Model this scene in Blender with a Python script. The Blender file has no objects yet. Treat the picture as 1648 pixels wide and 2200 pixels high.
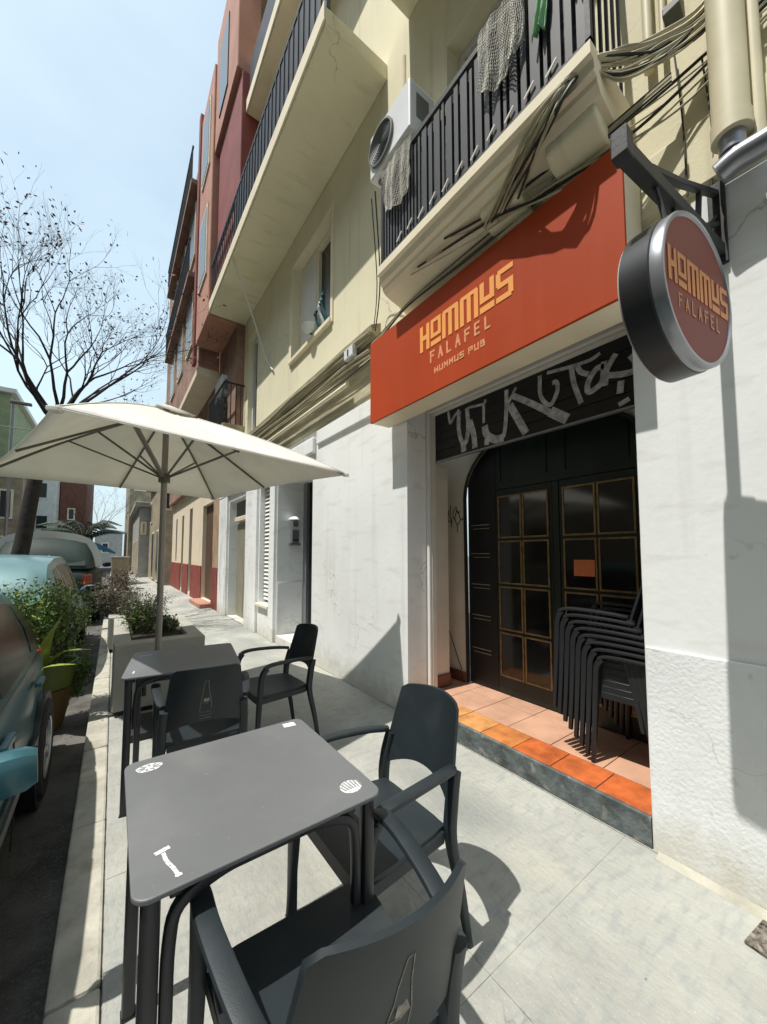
import bpy, bmesh, math, random
from mathutils import Vector, Matrix
R = math.radians
random.seed(7)
S = bpy.context.scene
COL = S.collection

# ------------------------------------------------------------------ camera
F, PITCH, YAW, CAMH = 800.0, 3.5, 35.9, 1.42
cam = bpy.data.cameras.new('camera'); co = bpy.data.objects.new('camera', cam); COL.objects.link(co)
cam.sensor_fit = 'VERTICAL'; cam.sensor_height = 36.0; cam.sensor_width = 27.0
cam.lens = 36.0 * F / 2200.0
cam.shift_y = 41.07 / 2200.0
cam.clip_start = 0.05; cam.clip_end = 1500
co.location = (0, 0, CAMH)
co.rotation_euler = (R(90 + PITCH), 0, R(-YAW))
S.camera = co

# ------------------------------------------------------------------ light
SUN = Vector((1.0, -0.07, -2.4)).normalized()          # direction the light travels
w = bpy.data.worlds.new('World'); S.world = w; w.use_nodes = True
nt = w.node_tree; bg = nt.nodes['Background']
sky = nt.nodes.new('ShaderNodeTexSky'); sky.sky_type = 'NISHITA'; sky.sun_disc = False
sky.sun_elevation = math.asin(-SUN.z)
sky.sun_rotation = math.atan2(-SUN.x, -SUN.y)
sky.air_density = 1.3; sky.dust_density = 3.0; sky.ozone_density = 1.3
# thin high cloud veil mixed into the clear sky
tcw = nt.nodes.new('ShaderNodeTexCoord'); mpw = nt.nodes.new('ShaderNodeMapping'); mpw.inputs['Scale'].default_value = (1, 1, 2.2)
nzw = nt.nodes.new('ShaderNodeTexNoise'); nzw.inputs['Scale'].default_value = 1.7; nzw.inputs['Detail'].default_value = 7
rgw = nt.nodes.new('ShaderNodeMapRange'); rgw.inputs[1].default_value = .3; rgw.inputs[2].default_value = .75; rgw.inputs[3].default_value = .42; rgw.inputs[4].default_value = .72
mxw = nt.nodes.new('ShaderNodeMix'); mxw.data_type = 'RGBA'; mxw.inputs[7].default_value = (7.6, 9.6, 10.6, 1)
nt.links.new(tcw.outputs['Generated'], mpw.inputs[0]); nt.links.new(mpw.outputs[0], nzw.inputs[0]); nt.links.new(nzw.outputs[0], rgw.inputs[0])
nt.links.new(rgw.outputs[0], mxw.inputs[0]); nt.links.new(sky.outputs[0], mxw.inputs[6]); nt.links.new(mxw.outputs[2], bg.inputs[0])
bg.inputs[1].default_value = 0.115
sd = bpy.data.lights.new('sun', 'SUN'); so = bpy.data.objects.new('sun', sd); COL.objects.link(so)
sd.energy = 4.9; sd.angle = R(0.55); sd.color = (1.0, 0.965, 0.90)
so.rotation_euler = SUN.to_track_quat('-Z', 'Y').to_euler()
so.location = (-6, 4, 14)
vs = S.view_settings
vs.view_transform = 'Standard'; vs.look = 'None'; vs.exposure = 0.16; vs.gamma = 1; vs.use_curve_mapping = False

# ------------------------------------------------------------------ materials
def mat(name, col, rough=0.7, metal=0.0, var=0.12, scale=2.5, bump=0.0, bscale=60.0, coat=0.0, spec=0.5, col2=None, thr=None, stretch=(1, 1, 1), detail=6.0):
    m = bpy.data.materials.new(name); m.use_nodes = True
    n = m.node_tree; b = n.nodes['Principled BSDF']
    b.inputs['Roughness'].default_value = rough; b.inputs['Metallic'].default_value = metal
    b.inputs['Coat Weight'].default_value = coat; b.inputs['Coat Roughness'].default_value = 0.16
    b.inputs['Specular IOR Level'].default_value = spec
    tc = n.nodes.new('ShaderNodeTexCoord'); mp = n.nodes.new('ShaderNodeMapping')
    mp.inputs['Scale'].default_value = stretch
    n.links.new(tc.outputs['Object'], mp.inputs[0])
    nz = n.nodes.new('ShaderNodeTexNoise'); nz.inputs['Scale'].default_value = scale; nz.inputs['Detail'].default_value = detail
    nz.inputs['Roughness'].default_value = 0.6
    n.links.new(mp.outputs[0], nz.inputs[0])
    cr = n.nodes.new('ShaderNodeValToRGB')
    c2 = col2 or tuple(min(1, c * (1 - var * 2)) for c in col)
    c1 = tuple(min(1, c * (1 + (0 if col2 else var * .5))) for c in col)
    t = thr or (0.35, 0.65)
    cr.color_ramp.elements[0].position = t[0]; cr.color_ramp.elements[1].position = t[1]
    cr.color_ramp.elements[0].color = (*c2, 1); cr.color_ramp.elements[1].color = (*c1, 1)
    n.links.new(nz.outputs[0], cr.inputs[0]); n.links.new(cr.outputs[0], b.inputs['Base Color'])
    if bump:
        nb = n.nodes.new('ShaderNodeTexNoise'); nb.inputs['Scale'].default_value = bscale; nb.inputs['Detail'].default_value = 8
        n.links.new(mp.outputs[0], nb.inputs[0])
        bp = n.nodes.new('ShaderNodeBump'); bp.inputs['Strength'].default_value = bump; bp.inputs['Distance'].default_value = 0.01
        n.links.new(nb.outputs[0], bp.inputs['Height']); n.links.new(bp.outputs[0], b.inputs['Normal'])
    m['_cr'] = 1
    return m

def add_layer(m, kind, col, amount=1.0, scale=1.0, thr=(0.5, 0.6), stretch=(1, 1, 1)):
    """a second pattern (stains, cracks, specks) over the base colour"""
    n = m.node_tree; b = n.nodes['Principled BSDF']
    src = b.inputs['Base Color'].links[0].from_socket
    tc = n.nodes.new('ShaderNodeTexCoord'); mp = n.nodes.new('ShaderNodeMapping'); mp.inputs['Scale'].default_value = stretch
    n.links.new(tc.outputs['Object'], mp.inputs[0])
    if kind == 'noise':
        t = n.nodes.new('ShaderNodeTexNoise'); t.inputs['Scale'].default_value = scale; t.inputs['Detail'].default_value = 8; o = t.outputs[0]
    else:
        t = n.nodes.new('ShaderNodeTexVoronoi'); t.feature = 'DISTANCE_TO_EDGE' if kind == 'crack' else 'F1'
        t.inputs['Scale'].default_value = scale; o = t.outputs['Distance']
        nn = n.nodes.new('ShaderNodeTexNoise'); nn.inputs['Scale'].default_value = scale * 2.5; nn.inputs['Detail'].default_value = 6
        ad = n.nodes.new('ShaderNodeMix'); ad.data_type = 'VECTOR'; ad.inputs[0].default_value = 0.12
        n.links.new(mp.outputs[0], nn.inputs[0]); n.links.new(mp.outputs[0], ad.inputs[4]); n.links.new(nn.outputs[1], ad.inputs[5])
        n.links.new(ad.outputs[1], t.inputs[0])
    if kind == 'noise': n.links.new(mp.outputs[0], t.inputs[0])
    r = n.nodes.new('ShaderNodeMapRange'); r.inputs[1].default_value = thr[0]; r.inputs[2].default_value = thr[1]
    r.inputs[3].default_value = 0 if kind == 'noise' else amount; r.inputs[4].default_value = amount if kind == 'noise' else 0
    n.links.new(o, r.inputs[0])
    mx = n.nodes.new('ShaderNodeMix'); mx.data_type = 'RGBA'
    n.links.new(r.outputs[0], mx.inputs[0]); n.links.new(src, mx.inputs[6]); mx.inputs[7].default_value = (*col, 1)
    n.links.new(mx.outputs[2], b.inputs['Base Color'])
    return m

def base_dirt(m, col, h=.5, amount=.7, scale=5.0):
    """splash stains climbing irregularly from the pavement: a noise height line, strongest at the foot"""
    n = m.node_tree; b = n.nodes['Principled BSDF']; src = b.inputs['Base Color'].links[0].from_socket
    g = n.nodes.new('ShaderNodeNewGeometry'); sp = n.nodes.new('ShaderNodeSeparateXYZ'); n.links.new(g.outputs['Position'], sp.inputs[0])
    t = n.nodes.new('ShaderNodeTexNoise'); t.inputs['Scale'].default_value = scale; t.inputs['Detail'].default_value = 9; t.inputs['Roughness'].default_value = .7
    n.links.new(g.outputs['Position'], t.inputs[0])
    m1 = n.nodes.new('ShaderNodeMapRange'); m1.inputs[1].default_value = 0; m1.inputs[2].default_value = h; m1.inputs[3].default_value = .62; m1.inputs[4].default_value = 0
    n.links.new(sp.outputs[2], m1.inputs[0])
    ad = n.nodes.new('ShaderNodeMath'); ad.operation = 'ADD'; n.links.new(m1.outputs[0], ad.inputs[0]); n.links.new(t.outputs[0], ad.inputs[1])
    m2 = n.nodes.new('ShaderNodeMapRange'); m2.inputs[1].default_value = .72; m2.inputs[2].default_value = 1.1; m2.inputs[4].default_value = amount
    n.links.new(ad.outputs[0], m2.inputs[0])
    mx = n.nodes.new('ShaderNodeMix'); mx.data_type = 'RGBA'; n.links.new(m2.outputs[0], mx.inputs[0]); n.links.new(src, mx.inputs[6]); mx.inputs[7].default_value = (*col, 1)
    n.links.new(mx.outputs[2], b.inputs['Base Color']); return m

def hairline(m, col, scale=1.0, width=.004, amount=.8, mscale=.9, mthr=(.52, .6)):
    """broken hairline cracks: distorted cell edges kept only inside noise patches"""
    n = m.node_tree; b = n.nodes['Principled BSDF']; src = b.inputs['Base Color'].links[0].from_socket
    g = n.nodes.new('ShaderNodeNewGeometry')
    w1 = n.nodes.new('ShaderNodeTexNoise'); w1.inputs['Scale'].default_value = 3.0; w1.inputs['Detail'].default_value = 8; n.links.new(g.outputs['Position'], w1.inputs[0])
    mv = n.nodes.new('ShaderNodeMix'); mv.data_type = 'VECTOR'; mv.inputs[0].default_value = .35; n.links.new(g.outputs['Position'], mv.inputs[4]); n.links.new(w1.outputs[1], mv.inputs[5])
    v = n.nodes.new('ShaderNodeTexVoronoi'); v.feature = 'DISTANCE_TO_EDGE'; v.inputs['Scale'].default_value = scale; n.links.new(mv.outputs[1], v.inputs[0])
    r = n.nodes.new('ShaderNodeMapRange'); r.inputs[1].default_value = 0; r.inputs[2].default_value = width; r.inputs[3].default_value = amount; r.inputs[4].default_value = 0; n.links.new(v.outputs['Distance'], r.inputs[0])
    k = n.nodes.new('ShaderNodeTexNoise'); k.inputs['Scale'].default_value = mscale; n.links.new(g.outputs['Position'], k.inputs[0])
    r2 = n.nodes.new('ShaderNodeMapRange'); r2.inputs[1].default_value = mthr[0]; r2.inputs[2].default_value = mthr[1]; n.links.new(k.outputs[0], r2.inputs[0])
    mu = n.nodes.new('ShaderNodeMath'); mu.operation = 'MULTIPLY'; n.links.new(r.outputs[0], mu.inputs[0]); n.links.new(r2.outputs[0], mu.inputs[1])
    mx = n.nodes.new('ShaderNodeMix'); mx.data_type = 'RGBA'; n.links.new(mu.outputs[0], mx.inputs[0]); n.links.new(src, mx.inputs[6]); mx.inputs[7].default_value = (*col, 1)
    n.links.new(mx.outputs[2], b.inputs['Base Color']); return m

M = {}
M['white'] = mat('white_plaster', (.81, .825, .815), .85, var=.03, scale=1.6, bump=.14, bscale=22)
add_layer(M['white'], 'noise', (.62, .62, .59), .35, 1.1, (.52, .75), (1, 1, .5))
add_layer(M['white'], 'noise', (.66, .66, .63), .5, 5.0, (.56, .66), (1, .5, 2.5))
M['white_low'] = mat('white_plinth_paint', (.77, .79, .79), .8, var=.04, scale=3, bump=.35, bscale=60)
add_layer(M['white_low'], 'noise', (.58, .57, .52), .6, 2.2, (.55, .75))
base_dirt(M['white'], (.50, .47, .38), .45, .65, 6); hairline(M['white'], (.38, .37, .34), 1.1, .005, .7)
base_dirt(M['white_low'], (.50, .47, .38), .38, .7, 7); hairline(M['white_low'], (.42, .40, .36), 1.6, .006, .6)
add_layer(M['white'], 'noise', (.58, .57, .53), .35, 2.0, (.58, .74), (1, 5, .22))
add_layer(M['white_low'], 'noise', (.50, .48, .42), .6, 14, (.64, .72))
M['trim'] = mat('trim_paint', (.70, .68, .62), .6, var=.03, scale=6)
M['yellow'] = mat('yellow_plaster', (.76, .71, .51), .85, var=.04, scale=.9, bump=.15, bscale=50)
add_layer(M['yellow'], 'noise', (.52, .47, .30), .45, 1.3, (.55, .8), (1, 1, .35))
add_layer(M['yellow'], 'noise', (.50, .45, .31), .5, 2.2, (.58, .75), (1, 4.5, .25))
hairline(M['yellow'], (.38, .33, .20), .7, .004, .7)
M['yellow_old'] = mat('weathered_ledge', (.50, .46, .31), .9, var=.2, scale=3.5, bump=.6, bscale=25, stretch=(1, .35, 1.5))
add_layer(M['yellow_old'], 'noise', (.20, .18, .12), .8, 3.5, (.5, .72), (1, .3, 2))
M['cream'] = mat('cream_plaster', (.72, .62, .47), .85, var=.04, bump=.1)
M['fascia'] = mat('cream_edge', (.80, .72, .54), .7, var=.05)
M['sign'] = mat('sign_red', (.42, .055, .011), .6, var=.04, scale=2, bump=.03, bscale=300, spec=.2)
add_layer(M['sign'], 'noise', (.45, .10, .04), .25, 2.0, (.52, .75), (1, 6, .4))
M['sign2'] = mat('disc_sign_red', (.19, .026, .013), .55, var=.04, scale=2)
M['letter'] = mat('letter_orange', (.90, .38, .09), .5, var=.02)
M['letter2'] = mat('letter_peach', (.85, .36, .17), .5, var=.15, scale=40)
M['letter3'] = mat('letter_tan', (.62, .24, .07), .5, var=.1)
M['black'] = mat('black_plastic', (.012, .013, .014), .4, var=.1)
M['iron'] = mat('painted_iron', (.020, .022, .024), .6, var=.15, scale=12, bump=.1)
M['chair'] = mat('chair_resin', (.014, .021, .025), .5, var=.12, scale=5, bump=.12, bscale=420, spec=.45)
M['stackchair'] = mat('stacked_chair_resin', (.013, .015, .018), .45, var=.1, scale=5)
M['tabletop'] = mat('table_laminate', (.135, .140, .143), .45, var=.07, scale=2.2, bump=.04, bscale=300, spec=.5)
add_layer(M['tabletop'], 'noise', (.19, .19, .185), .35, 5.5, (.52, .72))
add_layer(M['tabletop'], 'noise', (.24, .24, .23), .5, 90, (.68, .74))
add_layer(M['chair'], 'noise', (.045, .05, .052), .4, 6, (.52, .72))
M['tableedge'] = mat('table_leg_metal', (.020, .020, .023), .4, var=.1)
M['decal'] = mat('white_print', (.72, .72, .70), .6, scale=170, col2=(.16, .16, .16), thr=(.36, .5))
M['decalgrey'] = mat('grey_print', (.24, .24, .24), .6, var=.1, scale=60)
M['print'] = mat('beige_print', (.30, .26, .21), .6, var=.35, scale=60)
M['pavement'] = mat('concrete_paving', (.385, .385, .345), .88, var=.14, scale=1.7, bump=.8, bscale=42, stretch=(1, .55, 1))
add_layer(M['pavement'], 'noise', (.20, .21, .20), .8, 1.4, (.46, .72), (1, .7, 1))
add_layer(M['pavement'], 'noise', (.48, .44, .34), .5, .7, (.55, .7))
add_layer(M['pavement'], 'noise', (.52, .52, .49), .6, 130, (.62, .72))
add_layer(M['pavement'], 'noise', (.12, .12, .10), .8, 24, (.73, .78))
add_layer(M['pavement'], 'noise', (.25, .265, .26), .6, 9, (.50, .68), (1, 3.0, 1))
add_layer(M['pavement'], 'noise', (.10, .10, .09), .75, 11, (.745, .765))
hairline(M['pavement'], (.20, .19, .16), 1.2, .004, .7, 1.1, (.52, .6))
M['joint'] = mat('joint_mortar', (.30, .295, .26), .95, var=.3, scale=20)
M['kerb'] = mat('kerb_stone', (.44, .42, .35), .85, var=.14, scale=5, bump=.6, bscale=40)
add_layer(M['kerb'], 'noise', (.26, .24, .17), .7, 7, (.55, .7))
M['asphalt'] = mat('asphalt', (.115, .108, .098), .92, var=.3, scale=4, bump=.6, bscale=90)
add_layer(M['asphalt'], 'noise', (.17, .16, .14), .6, 120, (.55, .65))
M['tile_pale'] = mat('pale_terracotta', (.52, .30, .20), .6, var=.12, scale=4, bump=.1)
M['tile_a'] = mat('orange_tile', (.55, .20, .055), .55, var=.18, scale=9, bump=.25, bscale=60)
M['tile_b'] = mat('amber_tile', (.62, .29, .10), .55, var=.18, scale=9, bump=.25, bscale=60)
M['tile_c'] = mat('red_tile', (.50, .12, .030), .55, var=.2, scale=9, bump=.25, bscale=60)
M['grout'] = mat('tile_grout', (.42, .25, .165), .9, var=.2)
M['stone_edge'] = mat('grey_step_stone', (.115, .135, .135), .8, var=.3, scale=9, bump=.8, bscale=30)
add_layer(M['stone_edge'], 'noise', (.28, .28, .23), .7, 16, (.58, .7))
M['green_wood'] = mat('dark_green_paint', (.006, .015, .010), .5, var=.2, scale=6, stretch=(1, 1, .2))
M['brass'] = mat('old_gold_bead', (.28, .19, .085), .45, metal=.3, var=.2, scale=15)
M['paleline'] = mat('pale_hinge', (.50, .46, .33), .4, metal=.4, var=.1)
M['shutter'] = mat('black_shutter', (.006, .006, .007), .55, var=.2, bump=.05)
M['graffiti'] = mat('silver_spray', (.55, .54, .55), .55, metal=.1, var=.25, scale=22)
M['scribble'] = mat('black_marker', (.02, .016, .02), .6, var=.1)
M['wallin'] = mat('porch_wall', (.74, .69, .60), .85, var=.06, scale=2, bump=.1)
M['brownbase'] = mat('brown_skirting', (.16, .055, .03), .5, var=.15)
M['orange_paper'] = mat('orange_paper', (.70, .20, .07), .6, var=.05)
M['canvas'] = mat('parasol_canvas', (.82, .80, .74), .85, var=.06, scale=3, bump=.5, bscale=7)
_n = M['canvas'].node_tree; _p = _n.nodes['Principled BSDF']; _t = _n.nodes.new('ShaderNodeBsdfTranslucent'); _m = _n.nodes.new('ShaderNodeMixShader')
_t.inputs[0].default_value = (.84, .81, .70, 1); _m.inputs[0].default_value = .26
_n.links.new(_p.outputs[0], _m.inputs[1]); _n.links.new(_t.outputs[0], _m.inputs[2]); _n.links.new(_m.outputs[0], _n.nodes['Material Output'].inputs[0])
M['pole'] = mat('taupe_pole', (.30, .26, .22), .4, metal=.3, var=.08)
M['rib'] = mat('grey_rib', (.12, .11, .085), .45, var=.1)
M['planter'] = mat('planter_concrete', (.36, .35, .30), .85, var=.08, scale=2, bump=.2)
M['soil'] = mat('soil', (.05, .038, .025), .95, var=.4, scale=15, bump=.8)
M['leaf'] = mat('leaf_green', (.105, .20, .035), .5, var=.35, scale=9)
M['leaf_y'] = mat('leaf_yellow_green', (.27, .33, .06), .5, var=.25, scale=9)
M['leaf_d'] = mat('leaf_dark', (.045, .085, .028), .6, var=.35, scale=9)
M['dry'] = mat('dry_twig', (.15, .12, .085), .8, var=.3, scale=9)
M['bark'] = mat('dark_bark', (.030, .024, .020), .9, var=.3, scale=12, bump=1, bscale=30)
M['seed'] = mat('dark_pod', (.035, .028, .022), .8, var=.3)
M['redleaf'] = mat('red_leaf', (.22, .03, .02), .7, var=.3)
M['greenpot'] = mat('green_pot', (.15, .20, .04), .5, var=.15)
M['ochre'] = mat('ochre_pot', (.17, .105, .035), .6, var=.2)
def paint(name, c): return mat(name, c, .42, metal=.2, var=.06, coat=.45, spec=.4)
M['teal'] = paint('teal_car_paint', (.022, .10, .122)); M['paleteal'] = paint('pale_teal_paint', (.115, .215, .225)); M['silver'] = paint('silver_paint', (.55, .54, .50))
M['darkgreen'] = mat('dark_green_paint_car', (.025, .042, .037), .6, var=.1, spec=.25)
M['glass'] = mat('dark_glass', (.014, .013, .012), .22, var=.05, spec=.25)
M['glass_dim'] = mat('door_glass', (.010, .009, .008), .09, var=.2, spec=.6)
M['vanpanel'] = mat('dull_green_panel', (.022, .040, .034), .6, var=.1, spec=.2)
M['reflection_glass'] = mat('teal_reflection_glass', (.12, .26, .28), .12, var=.1, spec=.8)  # teal reflection in the car's rear window, put into the base colour
M['rubber'] = mat('tyre', (.018, .018, .018), .85, var=.2)
M['rim'] = mat('wheel_rim', (.42, .43, .44), .3, metal=.8, var=.05)
M['lamp_r'] = mat('tail_lamp', (.30, .02, .015), .2, var=.1)
M['lamp_w'] = mat('head_lamp', (.65, .68, .70), .12, var=.05)
M['pvc'] = mat('cream_pvc', (.66, .60, .42), .55, var=.05, scale=4)
M['greymetal'] = mat('grey_metal', (.30, .31, .34), .3, metal=.6, var=.05)
M['acwhite'] = mat('ac_white', (.70, .71, .72), .45, var=.04)
M['acgrey'] = mat('ac_grille', (.16, .16, .15), .6, var=.1)
M['pink'] = mat('salmon_plaster', (.46, .23, .165), .85, var=.1, scale=1.5, bump=.2)
M['red'] = mat('deep_red_paint', (.25, .05, .04), .7, var=.15, scale=2)
M['brownpink'] = mat('brown_pink_plaster', (.33, .20, .15), .85, var=.2, scale=2, bump=.3)
M['navy'] = mat('navy_railing_sheet', (.025, .038, .065), .6, var=.3, scale=6)
M['brick'] = mat('dark_red_brick', (.17, .075, .055), .9, var=.15, scale=6, bump=.3)
M['stone'] = mat('tan_stone', (.36, .30, .21), .9, var=.2, scale=2, bump=.4)
M['grey'] = mat('grey_render', (.36, .36, .34), .85, var=.1, scale=2)
M['whiteb'] = mat('far_white', (.66, .66, .64), .85, var=.06)
M['limeb'] = mat('lime_render', (.26, .31, .17), .85, var=.1)
M['darkwin'] = mat('far_window', (.03, .035, .04), .2, var=.1)
M['door_br'] = mat('brown_door', (.10, .055, .035), .55, var=.15)
M['tan'] = mat('tan_tile', (.45, .31, .20), .7, var=.1, scale=3)
M['olive'] = mat('olive_roller_door', (.27, .25, .18), .6, var=.06)
M['slat'] = mat('white_slat', (.72, .71, .68), .55, var=.03)
M['blue'] = mat('blue_awning', (.03, .15, .30), .7, var=.1)
M['palm'] = mat('palm_green', (.035, .060, .025), .6, var=.3)
M['cable_b'] = mat('black_cable', (.025, .022, .018), .6, var=.1)
M['cable_t'] = mat('dusty_cable', (.48, .44, .31), .75, var=.15)
M['mesh'] = mat('grey_privacy_screen', (.10, .10, .105), .8, var=.6, scale=18, bump=.6, bscale=50, stretch=(1, 1, .5))
add_layer(M['mesh'], 'crack', (.24, .24, .24), .8, 9, (.0, .03), (1, 2, .7))
M['bars'] = mat('dark_grey_slat', (.045, .046, .052), .55, var=.1)
M['blanket'] = mat('pale_crumpled_cloth', (.58, .57, .50), .9, var=.15, scale=7, bump=.5, bscale=30)
add_layer(M['blanket'], 'crack', (.10, .10, .09), .8, 16, (.0, .035), (1, 1, .6))
M['tealcloth'] = mat('teal_cloth', (.03, .14, .15), .8, var=.3, scale=20)
M['whitecloth'] = mat('white_plastic', (.66, .72, .74), .5, var=.05)
M['greencloth'] = mat('mint_cloth', (.20, .42, .22), .8, var=.1); M['redcloth'] = mat('dark_red_cloth', (.25, .06, .05), .8, var=.2)
M['grit'] = mat('gritty_mat', (.22, .19, .155), .95, var=.5, scale=45, bump=1, bscale=50)

# ------------------------------------------------------------------ builders
def root_of(o):
    while o.parent: o = o.parent
    return o
class MB:
    def __init__(s): s.v = []; s.f = []
    def add(s, vs, fs):
        b = len(s.v); s.v += [tuple(v) for v in vs]; s.f += [tuple(i + b for i in f) for f in fs]; return s
    def box(s, x0, x1, y0, y1, z0, z1):
        return s.add([(x0, y0, z0), (x1, y0, z0), (x1, y1, z0), (x0, y1, z0), (x0, y0, z1), (x1, y0, z1), (x1, y1, z1), (x0, y1, z1)],
                     [(0, 3, 2, 1), (4, 5, 6, 7), (0, 1, 5, 4), (1, 2, 6, 5), (2, 3, 7, 6), (3, 0, 4, 7)])
    def obox(s, c, sz, rot=None):
        m = rot or Matrix.Identity(3)
        vs = [Vector(c) + m @ Vector((sx * sz[0] / 2, sy * sz[1] / 2, sz_ * sz[2] / 2)) for sz_ in (-1, 1) for sx, sy in ((-1, -1), (1, -1), (1, 1), (-1, 1))]
        return s.add(vs, [(0, 3, 2, 1), (4, 5, 6, 7), (0, 1, 5, 4), (1, 2, 6, 5), (2, 3, 7, 6), (3, 0, 4, 7)])
    def prism(s, pts, axis, a, b):
        """pts 2D polygon; axis 'x': pts=(y,z), 'y': pts=(x,z), 'z': pts=(x,y)"""
        def P(p, t): return {'x': (t, p[0], p[1]), 'y': (p[0], t, p[1]), 'z': (p[0], p[1], t)}[axis]
        n = len(pts); vs = [P(p, a) for p in pts] + [P(p, b) for p in pts]
        fs = [tuple(range(n)), tuple(range(2 * n - 1, n - 1, -1))] + [(i, i + n, (i + 1) % n + n, (i + 1) % n) for i in range(n)]
        return s.add(vs, fs)
    def quad(s, a, b, c, d): return s.add([a, b, c, d], [(0, 1, 2, 3)])
    def sweep(s, pts, prof, up=(0, 0, 1), closed_prof=True, scales=None, cap=True):
        pts = [Vector(p) for p in pts]; n = len(pts); k = len(prof); vs = []
        upv = Vector(up)
        for i, p in enumerate(pts):
            t = (pts[min(i + 1, n - 1)] - pts[max(i - 1, 0)]).normalized()
            side = t.cross(upv)
            if side.length < 1e-3: side = t.cross(Vector((0, 1, 0)) if abs(t.y) < .9 else Vector((1, 0, 0)))
            side.normalize(); u = side.cross(t).normalized()
            sc = scales[i] if scales else 1
            if not isinstance(sc, (tuple, list)): sc = (sc, sc)
            vs += [p + side * a * sc[0] + u * b * sc[1] for a, b in prof]
        fs = []
        for i in range(n - 1):
            for j in range(k):
                j2 = (j + 1) % k
                fs.append((i * k + j, i * k + j2, (i + 1) * k + j2, (i + 1) * k + j))
        if cap: fs += [tuple(range(k - 1, -1, -1)), tuple((n - 1) * k + j for j in range(k))]
        return s.add(vs, fs)
    def tube(s, pts, r, seg=8, r2=None, up=(0, 0, 1)):
        prof = [(math.cos(2 * math.pi * i / seg), math.sin(2 * math.pi * i / seg)) for i in range(seg)]
        n = len(pts); sc = [r + ((r2 if r2 is not None else r) - r) * i / max(1, n - 1) for i in range(n)]
        return s.sweep(pts, prof, up, scales=sc)
    def disc_lathe(s, prof, c, axis, seg=48):
        """prof: list of (radius, t) along axis (unit Vector)"""
        ax = Vector(axis).normalized(); a = ax.cross(Vector((0, 0, 1)))
        if a.length < 1e-3: a = Vector((1, 0, 0))
        a.normalize(); b = ax.cross(a); c = Vector(c); vs = []; k = len(prof)
        for i in range(seg):
            an = 2 * math.pi * i / seg; d = a * math.cos(an) + b * math.sin(an)
            vs += [c + d * r + ax * t for r, t in prof]
        fs = []
        for i in range(seg):
            i2 = (i + 1) % seg
            for j in range(k - 1): fs.append((i * k + j, i2 * k + j, i2 * k + j + 1, i * k + j + 1))
        return s.add(vs, fs)
    def build(s, name, m, parent=None, smooth=False, bevel=0.0, ang=38, kind=None, label=None, subd=0):
        org = root_of(parent).location if parent else Vector((0, 0, 0))
        me = bpy.data.meshes.new(name)
        me.from_pydata([tuple(Vector(v) - org) for v in s.v], [], s.f)
        bm = bmesh.new(); bm.from_mesh(me)
        bmesh.ops.remove_doubles(bm, verts=bm.verts, dist=1e-5)
        bmesh.ops.recalc_face_normals(bm, faces=bm.faces)
        if smooth:
            for f in bm.faces: f.smooth = True
            for e in bm.edges:
                if len(e.link_faces) == 2 and e.calc_face_angle(0) > R(ang): e.smooth = False
        bm.to_mesh(me); bm.free()
        for mm in (m if isinstance(m, (list, tuple)) else [m]): me.materials.append(M[mm] if isinstance(mm, str) else mm)
        o = bpy.data.objects.new(name, me); COL.objects.link(o)
        if parent: o.parent = parent
        if bevel:
            b = o.modifiers.new('bevel', 'BEVEL'); b.width = bevel; b.segments = 2; b.limit_method = 'ANGLE'; b.angle_limit = R(40); b.harden_normals = False
        if subd:
            b = o.modifiers.new('sub', 'SUBSURF'); b.levels = subd; b.render_levels = subd
        if kind: o['kind'] = kind
        if label: o['label'] = label
        return o

def rect_prof(w, h): return [(-w / 2, -h / 2), (w / 2, -h / 2), (w / 2, h / 2), (-w / 2, h / 2)]
def round_prof(w, h, r):
    out = []
    for cx, cy, a0 in ((w / 2 - r, -h / 2 + r, -90), (w / 2 - r, h / 2 - r, 0), (-w / 2 + r, h / 2 - r, 90), (-w / 2 + r, -h / 2 + r, 180)):
        for i in range(3): a = R(a0 + i * 45); out.append((cx + r * math.cos(a), cy + r * math.sin(a)))
    return out
def smooth_path(pts, n=4):
    """Catmull-Rom"""
    P = [Vector(p) for p in pts]; out = []
    for i in range(len(P) - 1):
        p0 = P[max(i - 1, 0)]; p1 = P[i]; p2 = P[i + 1]; p3 = P[min(i + 2, len(P) - 1)]
        for k in range(n):
            t = k / n
            out.append(.5 * ((2 * p1) + (p2 - p0) * t + (2 * p0 - 5 * p1 + 4 * p2 - p3) * t * t + (3 * p1 - p0 - 3 * p2 + p3) * t ** 3))
    out.append(P[-1]); return out
def thing(name, label, cat, loc=(0, 0, 0), group=None):
    o = bpy.data.objects.new(name, None); COL.objects.link(o); o.location = loc; o.empty_display_size = .1
    o['label'] = label; o['category'] = cat
    if group: o['group'] = group
    return o
def tag(o, label, cat, group=None, kind=None):
    o['label'] = label; o['category'] = cat
    if group: o['group'] = group
    if kind: o['kind'] = kind
    return o
def dup(root, loc, rz, label):
    r = root.copy(); COL.objects.link(r); r.location = loc; r.rotation_euler = (0, 0, rz); r['label'] = label
    for ch in list(root.children):
        c = ch.copy(); COL.objects.link(c); c.parent = r
        for g in list(ch.children):
            d = g.copy(); COL.objects.link(d); d.parent = c
    return r

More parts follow.
